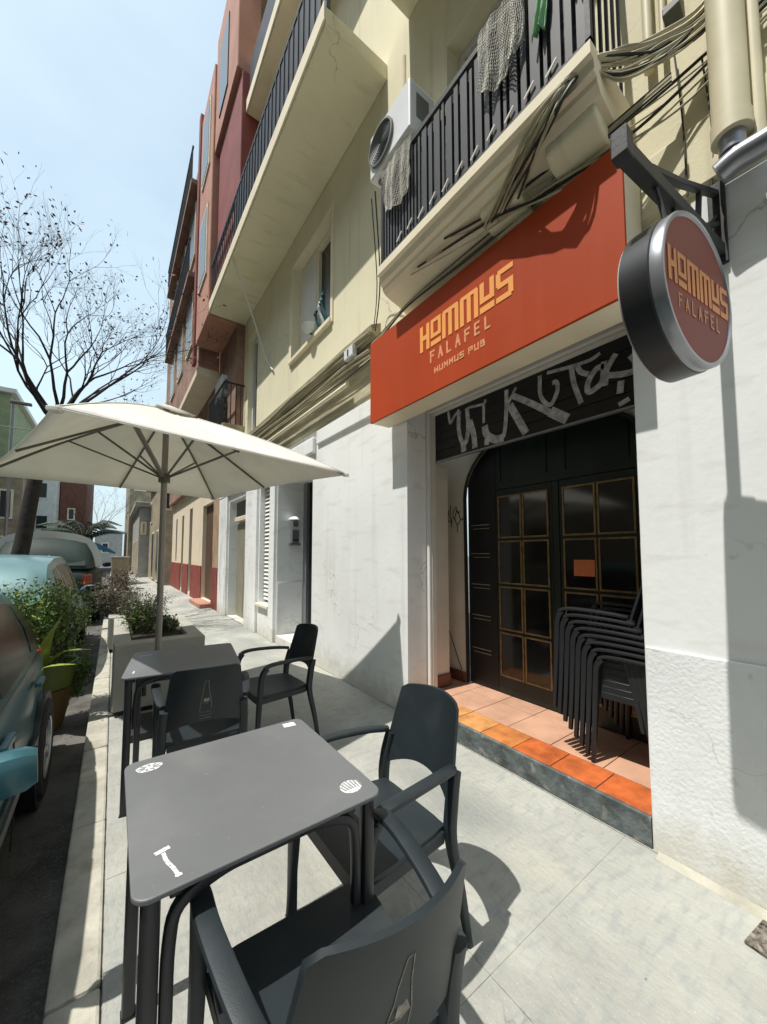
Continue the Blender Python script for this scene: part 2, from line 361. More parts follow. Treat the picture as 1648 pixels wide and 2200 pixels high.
# wall sheet on plane X with holes and reveals
def wall_x(x, y0, y1, z0, z1, holes, depth=0.2):
    mb = MB()
    ys = sorted({y0, y1} | {h[0] for h in holes} | {h[1] for h in holes}); zs = sorted({z0, z1} | {h[2] for h in holes} | {h[3] for h in holes})
    ys = [y for y in ys if y0 <= y <= y1]; zs = [z for z in zs if z0 <= z <= z1]
    for a, b in zip(ys, ys[1:]):
        for c, d in zip(zs, zs[1:]):
            my, mz = (a + b) / 2, (c + d) / 2
            if any(h[0] < my < h[1] and h[2] < mz < h[3] for h in holes): continue
            mb.quad((x, a, c), (x, b, c), (x, b, d), (x, a, d))
    for h in holes:
        dd = h[4] if len(h) > 4 else depth
        a, b, c, d = h[:4]; X = x + dd
        mb.quad((x, a, c), (X, a, c), (X, a, d), (x, a, d)); mb.quad((x, b, c), (X, b, c), (X, b, d), (x, b, d))
        mb.quad((x, a, d), (X, a, d), (X, b, d), (x, b, d)); mb.quad((x, a, c), (X, a, c), (X, b, c), (x, b, c))
    return mb

WX = 2.15
# ------------------------------------------------------------------ ground
MB().box(-200, 200, -200, 400, -.5, -.16).build('ground', 'asphalt', kind='structure')
MB().box(-7.8, -.12, -30, 120, -.158, -.12).build('road', 'asphalt', kind='structure')
# pavement slabs: bedding + slabs
MB().box(.02, 3.4, -4, 90, -.156, -.006).build('pavement_bed', 'joint', kind='structure')
pv = MB(); rnd = random.Random(3)
y = -4.0
while y < 60:
    L = 1.22 if y < 12 else 2.4
    nx = 2
    xs = [.022 + (2.12) * i / nx for i in range(nx + 1)]
    for a, b in zip(xs, xs[1:]):
        dz = rnd.uniform(-.0006, .0006)
        pv.box(a + .0006, b - .0006, y + .0006, y + L - .0006, -.02, dz)
    y += L
pv.build('pavement', 'pavement', kind='structure', bevel=.0008)
MB().box(2.146, 3.4, -4, 90, -.02, -.001).build('pavement_strip', 'joint', kind='structure')
kb = MB(); y = -4.1
while y < 60:
    kb.box(-.125, .018, y + .003, y + .95, -.155, rnd.uniform(-.002, .003)); y += .953
kb.build('kerb', 'kerb', kind='structure', bevel=.012)
# cement fillet at wall foot
cf = MB().prism([(2.095, .001), (2.151, .001), (2.151, .022), (2.12, .008)], 'y', -3, .735)
tag(cf.build('skirting_fillet', 'kerb'), 'pale cement fillet along the foot of the white wall by the doorway', 'fillet')
sx = bpy.data.objects['skirting_fillet']; sx['kind'] = 'structure'


mo = thing('floor_cover', 'brown gritty cover plate set in the pavement at the lower right corner', 'cover plate', (1.99, .33, .003))
c1 = MB(); c1.obox((1.99, .325, .008), (.17, .13, .010), Matrix.Rotation(R(-8), 3, 'Z')); c1.build('plate', 'grit', mo, bevel=.002)

# ------------------------------------------------------------------ main building
bld = thing('apartment_building', 'yellow apartment house with white ground floor and the orange sign over its doorway', 'building', (WX, 3, 0))
DO = (.76, 2.60, 0, 2.93, .26)                         # shop opening
holes_g = [DO, (4.60, 5.92, .12, 2.62, .5), (6.23, 6.82, .55, 2.70, .22), (7.62, 9.05, .02, 2.62, .22)]
wall_x(WX, -3.5, 9.95, 0, 3.06, holes_g).build('ground_floor_wall', 'white', bld, smooth=False)
wall_x(WX, -3.5, .757, .0, .97, []).build('plinth', 'white_low', bld)
pl = MB().box(WX - .012, WX + .0, -3.5, .756, 0, .965).build('plinth_skin', 'white_low', bld, bevel=.006)
bpy.data.objects.remove(bpy.data.objects['plinth']); pl.name = 'plinth'
holes_u = [(4.11, 5.41, 4.42, 5.92, .2), (7.18, 7.78, 3.86, 5.9, .2), (.95, 2.05, 3.82, 5.75, .22), (3.0, 3.0, 0, 0)]
holes_u = holes_u[:3]
wall_x(WX, -3.5, 9.95, 3.062, 13.5, holes_u).build('upper_wall', 'yellow', bld)
# vertical pilasters by the openings (relief around shutters)
for (a, b) in ((5.92, 6.2), (6.86, 7.6), (9.08, 9.9)):
    MB().box(WX - .05, WX, a + .02, b - .02, .0, 2.75).build('pilaster', 'white', bld, bevel=.008)
MB().box(WX - .06, WX, 4.5, 9.9, 2.76, 2.98).build('lintel_band', 'white', bld, bevel=.02)
MB().box(WX - .03, WX, 2.9, 4.45, 2.86, 3.04).build('lintel_band', 'white', bld, bevel=.01)
# weathered ledge with mouldings between the ground floor and upper wall
led = MB().prism([(2.15, 3.08), (2.12, 3.10), (2.12, 3.30), (2.07, 3.36), (2.07, 3.44), (2.11, 3.48), (2.11, 3.62), (2.04, 3.68), (2.03, 3.74), (2.15, 3.80)], 'y', 3.02, 9.9)
led.build('ledge', 'yellow_old', bld, smooth=True, ang=20)
MB().prism([(2.15, 3.10), (2.13, 3.12), (2.13, 3.42), (2.15, 3.44)], 'y', -3.5, .70).build('ledge', 'yellow', bld)

# ---- overhanging upper storey (bay) and its terraces
BX = 1.43
bay = MB()
bay.prism([(2.9, 6.38), (8.1, 6.38), (8.1, 6.56), (2.9, 6.56)], 'x', BX, 2.149)
bay.build('overhang', 'yellow', bld, bevel=.01)
MB().box(BX - .02, BX, 2.9, 8.1, 6.40, 6.60).build('overhang_edge', 'fascia', bld, bevel=.006)
MB().box(BX + .01, BX + .05, 2.9, 6.3, 6.562, 7.35).build('terrace_rail_sheet', 'navy', bld)
rl = MB(); rl.box(BX - .0, BX + .05, 2.9, 8.08, 7.36, 7.41)
yy = 3.0
while yy < 8: rl.box(BX - .004, BX + .008, yy, yy + .02, 6.602, 7.359); yy += .14
rl.build('terrace_railing', 'iron', bld)
ya = MB(); ya.box(BX + .25, 2.14, 4.9, 5.2, 6.57, 7.2)
# second overhang
MB().prism([(2.3, 9.1), (6.3, 9.1), (6.3, 9.3), (2.3, 9.3)], 'x', 1.62, 2.149).build('overhang', 'cream', bld, bevel=.01)
MB().box(1.60, 1.618, 2.3, 6.3, 9.12, 9.34).build('overhang_edge', 'fascia', bld, bevel=.006)
MB().box(1.65, 1.68, 2.3, 6.3, 9.302, 10.1).build('terrace_rail_sheet', 'navy', bld)
MB().prism([(2.3, 11.8), (9.9, 11.8), (9.9, 12.2), (2.3, 12.2)], 'x', 1.85, 2.149).build('roof_edge', 'fascia', bld)
# near-side upper soffit (above the first balcony)
MB().prism([(-1.0, 6.62), (2.55, 6.62), (2.55, 6.8), (-1.0, 6.8)], 'x', 1.30, 2.149).build('overhang', 'yellow', bld, bevel=.01)
# deep red block standing for the side face of the pink building
MB().box(1.52, 2.14, 6.32, 8.0, 6.57, 9.9).build('red_bay', 'red', bld, bevel=.02)
# thin black line cable along the soffit corner
# ---- windows of the upper wall
def window(y0, y1, z0, z1, x, parent, mats=('fascia', 'darkwin'), mull=1, fr=.06):
    f = MB(); f.box(x - .02, x + .04, y0, y0 + fr, z0, z1); f.box(x - .02, x + .04, y1 - fr, y1, z0, z1)
    f.box(x - .02, x + .04, y0 + fr, y1 - fr, z0, z0 + fr); f.box(x - .02, x + .04, y0 + fr, y1 - fr, z1 - fr, z1)
    for i in range(1, mull + 1):
        c = y0 + (y1 - y0) * i / (mull + 1); f.box(x - .017, x + .038, c - fr * .5, c + fr * .5, z0 + fr, z1 - fr)
    o = f.build('window', mats[0], parent, bevel=.004)
    MB().box(x + .041, x + .06, y0 + .01, y1 - .01, z0 + .01, z1 - .01).build('pane', mats[1], o)
    return o
wo = window(4.14, 5.38, 4.45, 5.89, WX + .13, bld, fr=.07)
MB().box(WX + .10, WX + .168, 4.78, 5.3, 4.53, 5.82).build('blind', 'slat', bld)
s_ = MB(); s_.box(WX - .05, WX + .1, 4.08, 5.45, 4.36, 4.42); s_.build('window_sill', 'fascia', bld, bevel=.006)
for (a, b) in ((4.05, 4.11), (5.41, 5.50)): MB().box(WX - .02, WX, a, b, 4.36, 5.98).build('window_surround', 'fascia', bld, bevel=.004)
MB().box(WX - .02, WX, 4.111, 5.409, 5.921, 5.98).build('window_surround', 'fascia', bld, bevel=.004)
window(7.2, 7.76, 3.88, 5.88, WX + .1, bld, mats=('slat', 'darkwin'), mull=0)
window(.97, 2.03, 3.84, 5.72, WX + .15, bld, mats=('trim', 'darkwin'), mull=1)
# rounded post / corner trims near the first balcony
MB().tube([(WX, 2.62, 4.3), (WX, 2.62, 6.3)], .03, 10).build('corner_trim', 'yellow', bld, smooth=True)
# far small balcony with plants
fb = MB(); fb.prism([(1.72, 4.00), (2.149, 3.8), (2.149, 4.12), (1.72, 4.12)], 'y', 8.0, 9.6); fb.build('small_balcony', 'yellow_old', bld, bevel=.01)
fr = MB(); yy = 8.02
while yy < 9.6: fr.box(1.73, 1.745, yy, yy + .015, 4.121, 4.97); yy += .10
fr.box(1.72, 1.755, 8.0, 9.6, 4.971, 5.0)
xx = 1.76
while xx < 2.14: fr.box(xx, xx + .015, 8.0, 8.015, 4.121, 4.97); xx += .10
fr.box(1.756, 2.14, 7.99, 8.02, 4.971, 5.0)
fr.build('balcony_railing', 'iron', bld)

# ---- shop doorway
FX = 2.41                                              # recessed frame plane
# soffit/frame around the inner opening
fz = wall_x(FX, .762, 2.598, 0.1, 2.928, [(.85, 2.55, .1, 2.74, .05)])
fz.build('door_surround', 'trim', bld)
mo2 = MB(); mo2.box(FX - .035, FX, 2.555, 2.596, .15, 2.75); mo2.box(FX - .035, FX, .80, .845, .15, 2.75); mo2.box(FX - .035, FX, .80, 2.596, 2.751, 2.80)
mo2.build('door_moulding', 'slat', bld, bevel=.01)
# shutter roll (lowered a little) with spray paint
sh = MB(); z = 2.30
while z < 2.74: sh.box(FX + .052, FX + .07, .80, 2.6, z, z + .088); z += .09
sho = sh.build('roller_shutter', 'shutter', bld, bevel=.006)
MB().box(FX + .045, FX + .075, .80, 2.6, 2.285, 2.299).build('shutter_edge', 'greymetal', sho)
GR = [(0.023, [(2.367, 2.727), (2.347, 2.613), (2.298, 2.658), (2.235, 2.703)]), (0.038, [(2.235, 2.685), (2.245, 2.559), (2.224, 2.437), (2.179, 2.38), (2.149, 2.429), (2.136, 2.551), (2.149, 2.692)]), (0.049, [(2.194, 2.384), (2.188, 2.31)]), (0.029, [(2.137, 2.665), (2.143, 2.496)]), (0.048, [(2.117, 2.568), (2.076, 2.433), (2.065, 2.315)]), (0.019, [(2.13, 2.686), (1.968, 2.666), (1.951, 2.698)]), (0.024, [(1.966, 2.654), (1.969, 2.502)]), (0.055, [(1.959, 2.477), (1.94, 2.397), (1.858, 2.335), (1.778, 2.333)]), (0.04, [(1.941, 2.365), (1.942, 2.31)]), (0.031, [(1.745, 2.704), (1.748, 2.561), (1.764, 2.401), (1.783, 2.334)]), (0.02, [(1.658, 2.692), (1.705, 2.628), (1.742, 2.559)]), (0.052, [(1.718, 2.571), (1.642, 2.426), (1.585, 2.312)]), (0.04, [(1.705, 2.648), (1.531, 2.519), (1.393, 2.407)]), (0.062, [(1.393, 2.417), (1.275, 2.325)]), (0.027, [(1.464, 2.705), (1.463, 2.562), (1.42, 2.481), (1.377, 2.471), (1.336, 2.553), (1.344, 2.611), (1.373, 2.613)]), (0.03, [(1.238, 2.677), (1.224, 2.556), (1.181, 2.405)]), (0.021, [(1.409, 2.702), (1.238, 2.677), (1.119, 2.669), (1.055, 2.687)]), (0.03, [(1.203, 2.679), (1.179, 2.617), (1.13, 2.58)]), (0.032, [(1.035, 2.591), (1.082, 2.594), (1.132, 2.529), (1.134, 2.462), (1.078, 2.475), (1.045, 2.512), (1.034, 2.624)]), (0.03, [(1.032, 2.466), (1.021, 2.56), (0.966, 2.643)]), (0.033, [(1.015, 2.525), (0.935, 2.501), (0.873, 2.499), (0.864, 2.55), (0.889, 2.6)]), (0.033, [(0.943, 2.464), (0.953, 2.388)]), (0.055, [(0.937, 2.342), (0.928, 2.315)])]
gm = MB()
for k, (wd, pts) in enumerate(GR):
    P = [(FX + .0495 - .0002 * k, a + (a - 1.6) * .012, b + .005) for a, b in pts]
    gm.sweep(smooth_path(P, 5), rect_prof(wd * 1.15, .0001), up=(1, 0, 0), cap=False)
gm.build('graffiti', 'graffiti', sho)
# porch
DX = 2.92
pw = MB()
pw.box(FX + .08, DX, 2.93, 3.0, .0, 2.95)                 # left side wall
pw.box(FX + .08, FX + .28, 2.62, 2.93, .0, 2.28)          # jamb return

pw.build('porch_wall', 'wallin', bld)
MB().box(FX + .051, DX + .05, .74, .845, .0, 2.95).build('porch_wall', 'wallin', bld)
MB().box(FX + .075, 4.0, .74, 3.0, 2.95, 3.0).build('porch_ceiling', 'wallin', bld)
# front wall with arch (arch from y .86 to 2.56)
aw = MB(); ya0, ya1, zs_, ry, rz = .86, 2.56, 1.98, .85, .62
arc = [(ya1 - ry + ry * math.cos(R(a)), zs_ + rz * math.sin(R(a))) for a in range(0, 181, 10)]
for (p, q) in zip(arc, arc[1:]): aw.quad((DX - .04, p[0], p[1]), (DX - .04, q[0], q[1]), (DX - .04, q[0], 2.95), (DX - .04, p[0], 2.95))
aw.quad((DX - .04, ya1, .1), (DX - .04, 3.0, .1), (DX - .04, 3.0, 2.95), (DX - .04, ya1, 2.95))
aw.quad((DX - .04, .84, .1), (DX - .04, ya0, .1), (DX - .04, ya0, 2.95), (DX - .04, .84, 2.95))
aw.build('arch_wall', 'wallin', bld)
ar = MB(); pp = [(DX - .045, ya1 - .012, .16)] + [(DX - .045, a[0] - .0 if 0 else a[0], a[1]) for a in arc] + [(DX - .045, ya0, .16)]
ar.sweep(pp, rect_prof(.03, .02), up=(1, 0, 0)); ar.build('arch_trim', 'iron', bld)
MB().sweep([(DX - .058, a[0] * .985 + .02, a[1] - .02) for a in arc[1:9]], rect_prof(.006, .006), up=(1, 0, 0)).build('arch_bead', 'brass', bld)
MB().box(DX - .07, DX - .041, 2.58, 2.93, .15, .25).build('skirting', 'brownbase', bld, bevel=.004)
MB().box(FX + .3, DX - .071, 2.90, 2.929, .15, .25).build('skirting', 'brownbase', bld, bevel=.004)
MB().box(FX + .079, FX + .28, 2.60, 2.619, .15, .27).build('skirting', 'brownbase', bld, bevel=.004)
# scribble on porch wall
sc_ = MB()
for pts in ([(2.76, 1.93), (2.77, 1.82), (2.74, 1.74)], [(2.79, 1.88), (2.80, 1.78), (2.77, 1.76), (2.75, 1.80)], [(2.70, 1.90), (2.73, 1.82), (2.69, 1.76)], [(2.69, 1.92), (2.66, 1.84), (2.63, 1.86)],
            [(2.70, 1.80), (2.67, 1.87), (2.62, 1.77), (2.58, 1.79)], [(2.71, 1.80), (2.67, 1.72), (2.62, 1.78)], [(2.67, 1.72), (2.67, 1.64)], [(2.75, 1.78), (2.75, 1.70)]):
    sc_.sweep(smooth_path([(DX - .0425, a, b) for a, b in pts], 4), rect_prof(.011, .0002), up=(1, 0, 0), cap=False)
sc_.build('scribble', 'scribble', bld)
MB().sweep([(DX - .043, 2.80, .62), (DX - .043, 2.70, .40), (DX - .043, 2.63, .26)], rect_prof(.008, .003), up=(1, 0, 0)).build('scribble', 'scribble', bld)
# step
st = MB(); st.box(2.165, 3.4, .762, 2.9, .0, .143); st.build('step_core', 'grout', bld)
MB().prism([(2.152, 0.001), (2.165, 0.001), (2.165, .148), (2.158, .150), (2.149, .143)], 'y', .765, 2.597).build('step_edge', 'stone_edge', bld)
tl = {'tile_a': MB(), 'tile_b': MB(), 'tile_c': MB()}
seq = ['tile_c', 'tile_c', 'tile_c', 'tile_a', 'tile_b', 'tile_b', 'tile_a']
y = .766
for i in range(7):
    L = .262; MB().box(2.168, 2.40, y + .003, min(2.597, y + L - .003), .1435, .151 + .0005 * (i % 3)).build('step_tile', seq[i], bld, bevel=.003); y += L
tp = MB()
for i in range(7):
    for j in range(3):
        y0 = .766 + i * .33; y1 = min(2.92, y0 + .324)
        if y0 > 2.9: continue
        tp.box(2.406 + j * .33, 2.406 + j * .33 + .324, y0, y1, .1435, .1505 + .0004 * ((i + j) % 3))
tp.build('porch_floor_tile', 'tile_pale', bld, bevel=.002)
# door leaves
dr = thing('double_door', 'dark green glazed double door with thin gold beads around its panes', 'door', (DX, 1.6, .15))
def leaf(y0, y1, cols, z0=.30, zt=1.97):
    lf = MB(); lf.box(DX + .0, DX + .045, y0, y1, .16, 2.02)
    o = lf.build('door_leaf', 'green_wood', dr, bevel=.004)
    n = 4; ph = (zt - z0) / n; pwid = (y1 - y0 - .05) / cols
    for r_ in range(n):
        for c_ in range(cols):
            a = y0 + .025 + c_ * pwid + .006; b = a + pwid - .012; c = z0 + r_ * ph + .012; d = c + ph - .024
            g = MB(); g.box(DX - .006, DX - .002, a + .012, b - .012, c + .012, d - .012)
            g.build('pane', 'glass_dim', o)
            k = MB(); x0, x1 = DX - .012, DX - .0005
            k.box(x0, x1, a, a + .013, c, d); k.box(x0, x1, b - .013, b, c, d); k.box(x0, x1, a + .013, b - .013, c, c + .013); k.box(x0, x1, a + .013, b - .013, d - .013, d)
            k.build('bead', 'brass', o)
    return o
leaf(1.66, 2.22, 2); leaf(1.02, 1.60, 2)
MB().box(DX - .004, DX + .04, 1.603, 1.657, .16, 2.02).build('meeting_stile', 'green_wood', dr, bevel=.003)
MB().box(DX + .002, DX + .04, 2.223, 2.56, .16, 2.6).build('side_panel', 'shutter', dr)
MB().box(DX + .002, DX + .04, .86, 1.017, .16, 2.6).build('side_panel', 'green_wood', dr)
MB().box(DX + .004, DX + .05, 1.02, 2.22, 2.025, 2.6).build('top_panel', 'green_wood', dr)
tb = MB()
for c in (1.08, 1.70): 
    a, b = c, c + .46
    tb.box(DX - .004, DX + .003, a, a + .012, 2.1, 2.5); tb.box(DX - .004, DX + .003, b, b + .012, 2.1, 2.5)
tb.build('top_moulding', 'green_wood', dr)
hb = MB()
for z in (.50, .82, 1.12, 1.42, 1.70):
    hb.box(DX - .003, DX + .0015, 2.30, 2.52, z, z + .005); hb.box(DX - .003, DX + .0015, 2.30, 2.50, z - .035, z - .031)
hb.build('hinge', 'paleline', dr)
pn = MB().box(DX - .0095, DX - .0065, 1.335, 1.49, 1.25, 1.375)
pno = pn.build('paper_notice', 'orange_paper'); tag(pno, 'small orange notice taped inside an upper pane of the glazed door', 'notice')
pl_ = MB(); a = DX - .0105
pl_.box(a, a + .0008, 1.36, 1.465, 1.30, 1.302); pl_.box(a, a + .0008, 1.36, 1.465, 1.35, 1.352); pl_.box(a, a + .0008, 1.36, 1.362, 1.302, 1.35); pl_.box(a, a + .0008, 1.463, 1.465, 1.302, 1.35)
pl_.build('print', 'letter3', pno)
pc = MB().box(4.0, 4.05, .5, 3.2, 0, 3.0).build('dark_interior_panel', 'shutter', bld)  # black panel put in as the dark interior behind the door

# ---- recess entrance with wall lamp and letter plate, shuttered window, roller door
MB().box(WX + .5, WX + .56, 4.60, 5.92, .12, 2.62).build('entrance_door', 'shutter', bld)
MB().box(WX + .03, WX + .49, 4.62, 5.915, .0, .11).build('entrance_step', 'fascia', bld, bevel=.006)
MB().box(WX + .45, WX + .499, 5.78, 5.92, .12, 2.62).build('door_jamb', 'greymetal', bld)
MB().box(WX + .01, WX + .42, 5.90, 5.918, .12, .95).build('reveal_dado', 'white_low', bld)
wl = thing('wall_lamp', 'half-dome white wall lamp in the grey reveal of the recessed entrance', 'wall lamp', (2.42, 5.9, 1.98))
sh_ = MB(); pr = [(.001, .06), (.06, .052), (.105, .03), (.125, .0), (.118, -.002), (.1, .02), (.001, .045)]
sh_.disc_lathe(pr, (2.42, 5.80, 1.98), (0, 0, 1), 24); sh_.build('lamp_shade', 'acwhite', wl, smooth=True)
MB().tube([(2.46, 5.918, 1.93), (2.44, 5.86, 1.93), (2.43, 5.82, 1.97)], .018, 8).build('arm', 'acgrey', wl)
MB().box(2.42, 2.50, 5.895, 5.918, 1.88, 1.97).build('back_plate', 'acgrey', wl, bevel=.004)
lp = thing('letter_box', 'small grey letter box under the dome lamp in the entrance reveal', 'letter box', (2.42, 5.9, 1.6))
MB().box(2.38, 2.50, 5.86, 5.918, 1.60, 1.82).build('body', 'greymetal', lp, bevel=.005); MB().box(2.385, 2.495, 5.853, 5.859, 1.64, 1.66).build('slot', 'black', lp)
MB().box(2.34, 2.52, 5.84, 5.918, 1.56, 1.598).build('tray', 'acgrey', lp)
rs = MB(); z = .6
while z < 2.65: rs.obox((WX + .10, 6.525, z + .03), (.012, .57, .058), Matrix.Rotation(R(24), 3, 'Y')); z += .072
rs.build('louvre_shutter', 'slat', bld); MB().box(WX + .14, WX + .16, 6.235, 6.815, .555, 2.695).build('dark_window', 'darkwin', bld)
MB().box(WX - .06, WX + .06, 6.2, 6.85, .50, .548).build('window_sill', 'fascia', bld, bevel=.005)
MB().box(WX + .18, WX + .20, 7.64, 9.03, .02, 2.12).build('roller_door', 'olive', bld)
MB().box(WX + .10, WX + .16, 7.64, 9.03, 2.14, 2.26).build('roller_box', 'cream', bld, bevel=.02)
MB().box(WX + .15, WX + .17, 7.64, 9.03, 2.27, 2.60).build('transom_glass', 'glass', bld)
MB().box(WX + .17, WX + .18, .0, .001, 0, .001)

# ------------------------------------------------------------------ first balcony (projecting over the sign)
bal = thing('balcony', 'cream moulded balcony with dark slatted railing above the orange sign', 'balcony', (1.9, 1.6, 3.7))
prof = [(2.148, 3.80), (1.70, 3.80), (1.70, 3.735), (1.725, 3.725), (1.735, 3.69), (1.73, 3.665), (1.755, 3.655), (1.76, 3.63), (1.79, 3.60), (1.85, 3.58), (1.93, 3.56), (2.0, 3.53), (2.07, 3.48), (2.12, 3.42), (2.148, 3.36)]
MB().prism(prof, 'y', .72, 2.44).build('slab', 'fascia', bal, smooth=True, ang=25)
for yc in (.88, 1.32):
    cb = MB(); cp = [(2.147, 3.60), (1.80, 3.60), (1.80, 3.54), (1.86, 3.49), (1.93, 3.48), (1.965, 3.50), (2.0, 3.44), (2.03, 3.36), (2.08, 3.33), (2.12, 3.30), (2.147, 3.24)]
    cb.prism(cp, 'y', yc - .13, yc + .13); cb.build('corbel', 'yellow', bal, smooth=True, ang=50, bevel=.012)
rr = MB(); yy = .74; rx = 1.735
k = 0
while yy < 2.42:
    wdt = (.055, .035, .05, .02)[k % 4]
    if yy > 1.95: wdt = .018
    rr.box(rx, rx + .014, yy, yy + wdt, 3.86, 4.55 - (.02 * (k % 3))); yy += wdt + (.022 if yy < 1.95 else .02); k += 1
rr.build('slat', 'bars', bal)
r2_ = MB(); r2_.box(rx - .008, rx + .03, .73, 2.43, 4.553, 4.59); r2_.box(rx - .004, rx + .02, .73, 2.43, 3.83, 3.858)
r2_.box(rx - .004, rx + .02, .73, .755, 3.80, 4.553); r2_.box(rx - .004, rx + .02, 2.405, 2.43, 3.80, 4.553)
xx = rx + .05
while xx < 2.13: r2_.box(xx, xx + .014, 2.41, 2.424, 3.803, 4.553); r2_.box(xx, xx + .014, .735, .749, 3.803, 4.553); xx += .075
r2_.box(rx + .031, 2.145, 2.40, 2.43, 4.553, 4.585); r2_.box(rx + .031, 2.145, .73, .76, 4.553, 4.585)
r2_.build('handrail', 'iron', bal)
scn = MB(); n = 40
for i in range(n):
    y0 = .77 + (1.62) * i / n; y1 = .77 + 1.62 * (i + 1) / n; x0 = rx + .04 + .012 * math.sin(i * 1.7); x1 = rx + .04 + .012 * math.sin((i + 1) * 1.7)
    scn.quad((x0, y0, 3.84), (x1, y1, 3.84), (x1, y1, 4.5 + .02 * math.sin(i * 2.3 + 2.3)), (x0, y0, 4.5 + .02 * math.sin(i * 2.3)))
scn.build('privacy_screen', 'mesh', bal)
sp = MB()
for i in range(11):
    yc = .92 + i * .125; sp.obox((rx - .012, yc, 3.90 + .012 * (i % 2)), (.007, .075, .009), Matrix.Rotation(R(-38), 3, 'X'))
sp.build('pale_clip', 'trim', bal)
def drape(name, label, m, x, y0, y1, z0, z1, seed, top=True):
    rg = random.Random(seed); nu, nv = 34, 22; mb = MB(); vs = []
    for j in range(nv + 1):
        for i in range(nu + 1):
            u = i / nu; v = j / nv
            wob = (.012 * math.sin(u * 9 + seed + v * 2) + .009 * math.sin(u * 23 + seed * 2 + v * 3)) * (1.1 - v * .6) + rg.uniform(-.003, .003)
            zz = z0 + (z1 - z0) * v - (.10 * (1 - v)) * math.sin(u * math.pi) * (1 if seed % 2 else -.4)
            vs.append((x - .018 + wob, y0 + (y1 - y0) * u + .02 * math.sin(v * 5 + seed) * (1 - v), zz))
    mb.add(vs, [(j * (nu + 1) + i, j * (nu + 1) + i + 1, (j + 1) * (nu + 1) + i + 1, (j + 1) * (nu + 1) + i) for j in range(nv) for i in range(nu)])
    o = mb.build(name, m, smooth=True, ang=80)
    if m == 'blanket':
        sm = o.modifiers.new('net', 'WIREFRAME'); sm.thickness = .0062; sm.use_even_offset = False
    else:
        sm = o.modifiers.new('solid', 'SOLIDIFY'); sm.thickness = .002
    return tag(o, label, 'cloth')
drape('hanging_net', 'pale crumpled net hung over the middle of the dark balcony railing', 'blanket', rx - .02, 1.06, 1.36, 4.22, 4.60, 3)
drape('hanging_net', 'pale net hung at the far end of the balcony rail below the air conditioner', 'blanket', rx - .02, 2.0, 2.36, 4.24, 4.60, 5)
drape('towel', 'mint green towel hung over the near part of the balcony railing', 'greencloth', rx - .012, .92, .99, 4.12, 4.59, 2)
drape('towel', 'dark red towel hung at the near corner of the balcony railing', 'redcloth', rx - .012, .775, .82, 4.18, 4.59, 4)

# ------------------------------------------------------------------ air conditioners
def aircon(c, sz, label, fan=True, group='air conditioners on the facade'):
    x, y, z = c; L, D, Hh = sz
    a = thing('air_conditioner', label, 'air conditioner', (x, y, z), group)
    MB().box(x, x + D, y - L / 2, y + L / 2, z, z + Hh).build('casing', 'acwhite', a, bevel=.012)
    if fan:
        g = MB(); cy, cz = y + L * .18, z + Hh / 2; rr_ = Hh * .42
        g.disc_lathe([(rr_, -.001), (rr_, -.02), (rr_ - .015, -.022), (rr_ - .02, -.001)], (x, cy, cz), (1, 0, 0), 32)
        g.build('fan_ring', 'acgrey', a, smooth=True)
        d = MB(); d.disc_lathe([(.001, -.004), (rr_ - .02, -.004)], (x, cy, cz), (1, 0, 0), 32); d.build('fan_opening', 'black', a)
        b = MB()
        for k in range(9):
            r0 = rr_ * (k + 1) / 10.5; b.disc_lathe([(r0, -.012), (r0 + .003, -.014), (r0 + .004, -.010), (r0, -.008)], (x, cy, cz), (1, 0, 0), 32)
        b.build('fan_grille', 'acgrey', a)
    MB().box(x + D * .2, x + D * .8, y - L * .4, y - L * .35, z - .03, z - .001).box(x + D * .2, x + D * .8, y + L * .35, y + L * .4, z - .03, z - .001).build('bracket', 'acgrey', a)
    MB().box(x + D * .25, x + D * .75, y - L / 2 - .004, y - L / 2 - .0005, z + Hh * .3, z + Hh * .8).build('service_panel', 'acgrey', a)
    return a
aircon((1.70, 2.28, 4.66), (.54, .26, .40), 'white air conditioner with round fan at the far end of the balcony')
aircon((1.86, 9.2, 5.02), (.7, .27, .5), 'small white air conditioner by the plants of the far small balcony', fan=False)
aircon((1.50, 4.55, 6.61), (.85, .35, 1.05), 'large white unit standing on the upper terrace behind the navy railing', fan=False)

# window ledge washing
wb = thing('laundry_bundle', 'teal and white cloths and a plastic bowl on the open upper window ledge', 'laundry', (2.12, 4.3, 4.45))
tb = MB(); tb.disc_lathe([(.02, 0), (.09, .03), (.13, .09), (.125, .095), (.085, .04), (.001, .012)], (2.10, 4.62, 4.46), (0, 0, 1), 24); tb.build('bowl', 'whitecloth', wb, smooth=True)
for i, (yy_, h_) in enumerate(((4.22, .50), (4.30, .40), (4.40, .32))):
    MB().sweep(smooth_path([(2.15, yy_, 4.43), (2.08, yy_ + .03, 4.45 + h_ * .5), (2.13, yy_ + .02, 4.45 + h_)], 4), round_prof(.07, .035, .012), scales=[1, 1.2, 1, .9, 1.2, 1, .8, .6, .3]).build('cloth', ('tealcloth', 'whitecloth', 'tealcloth')[i], wb, smooth=True)

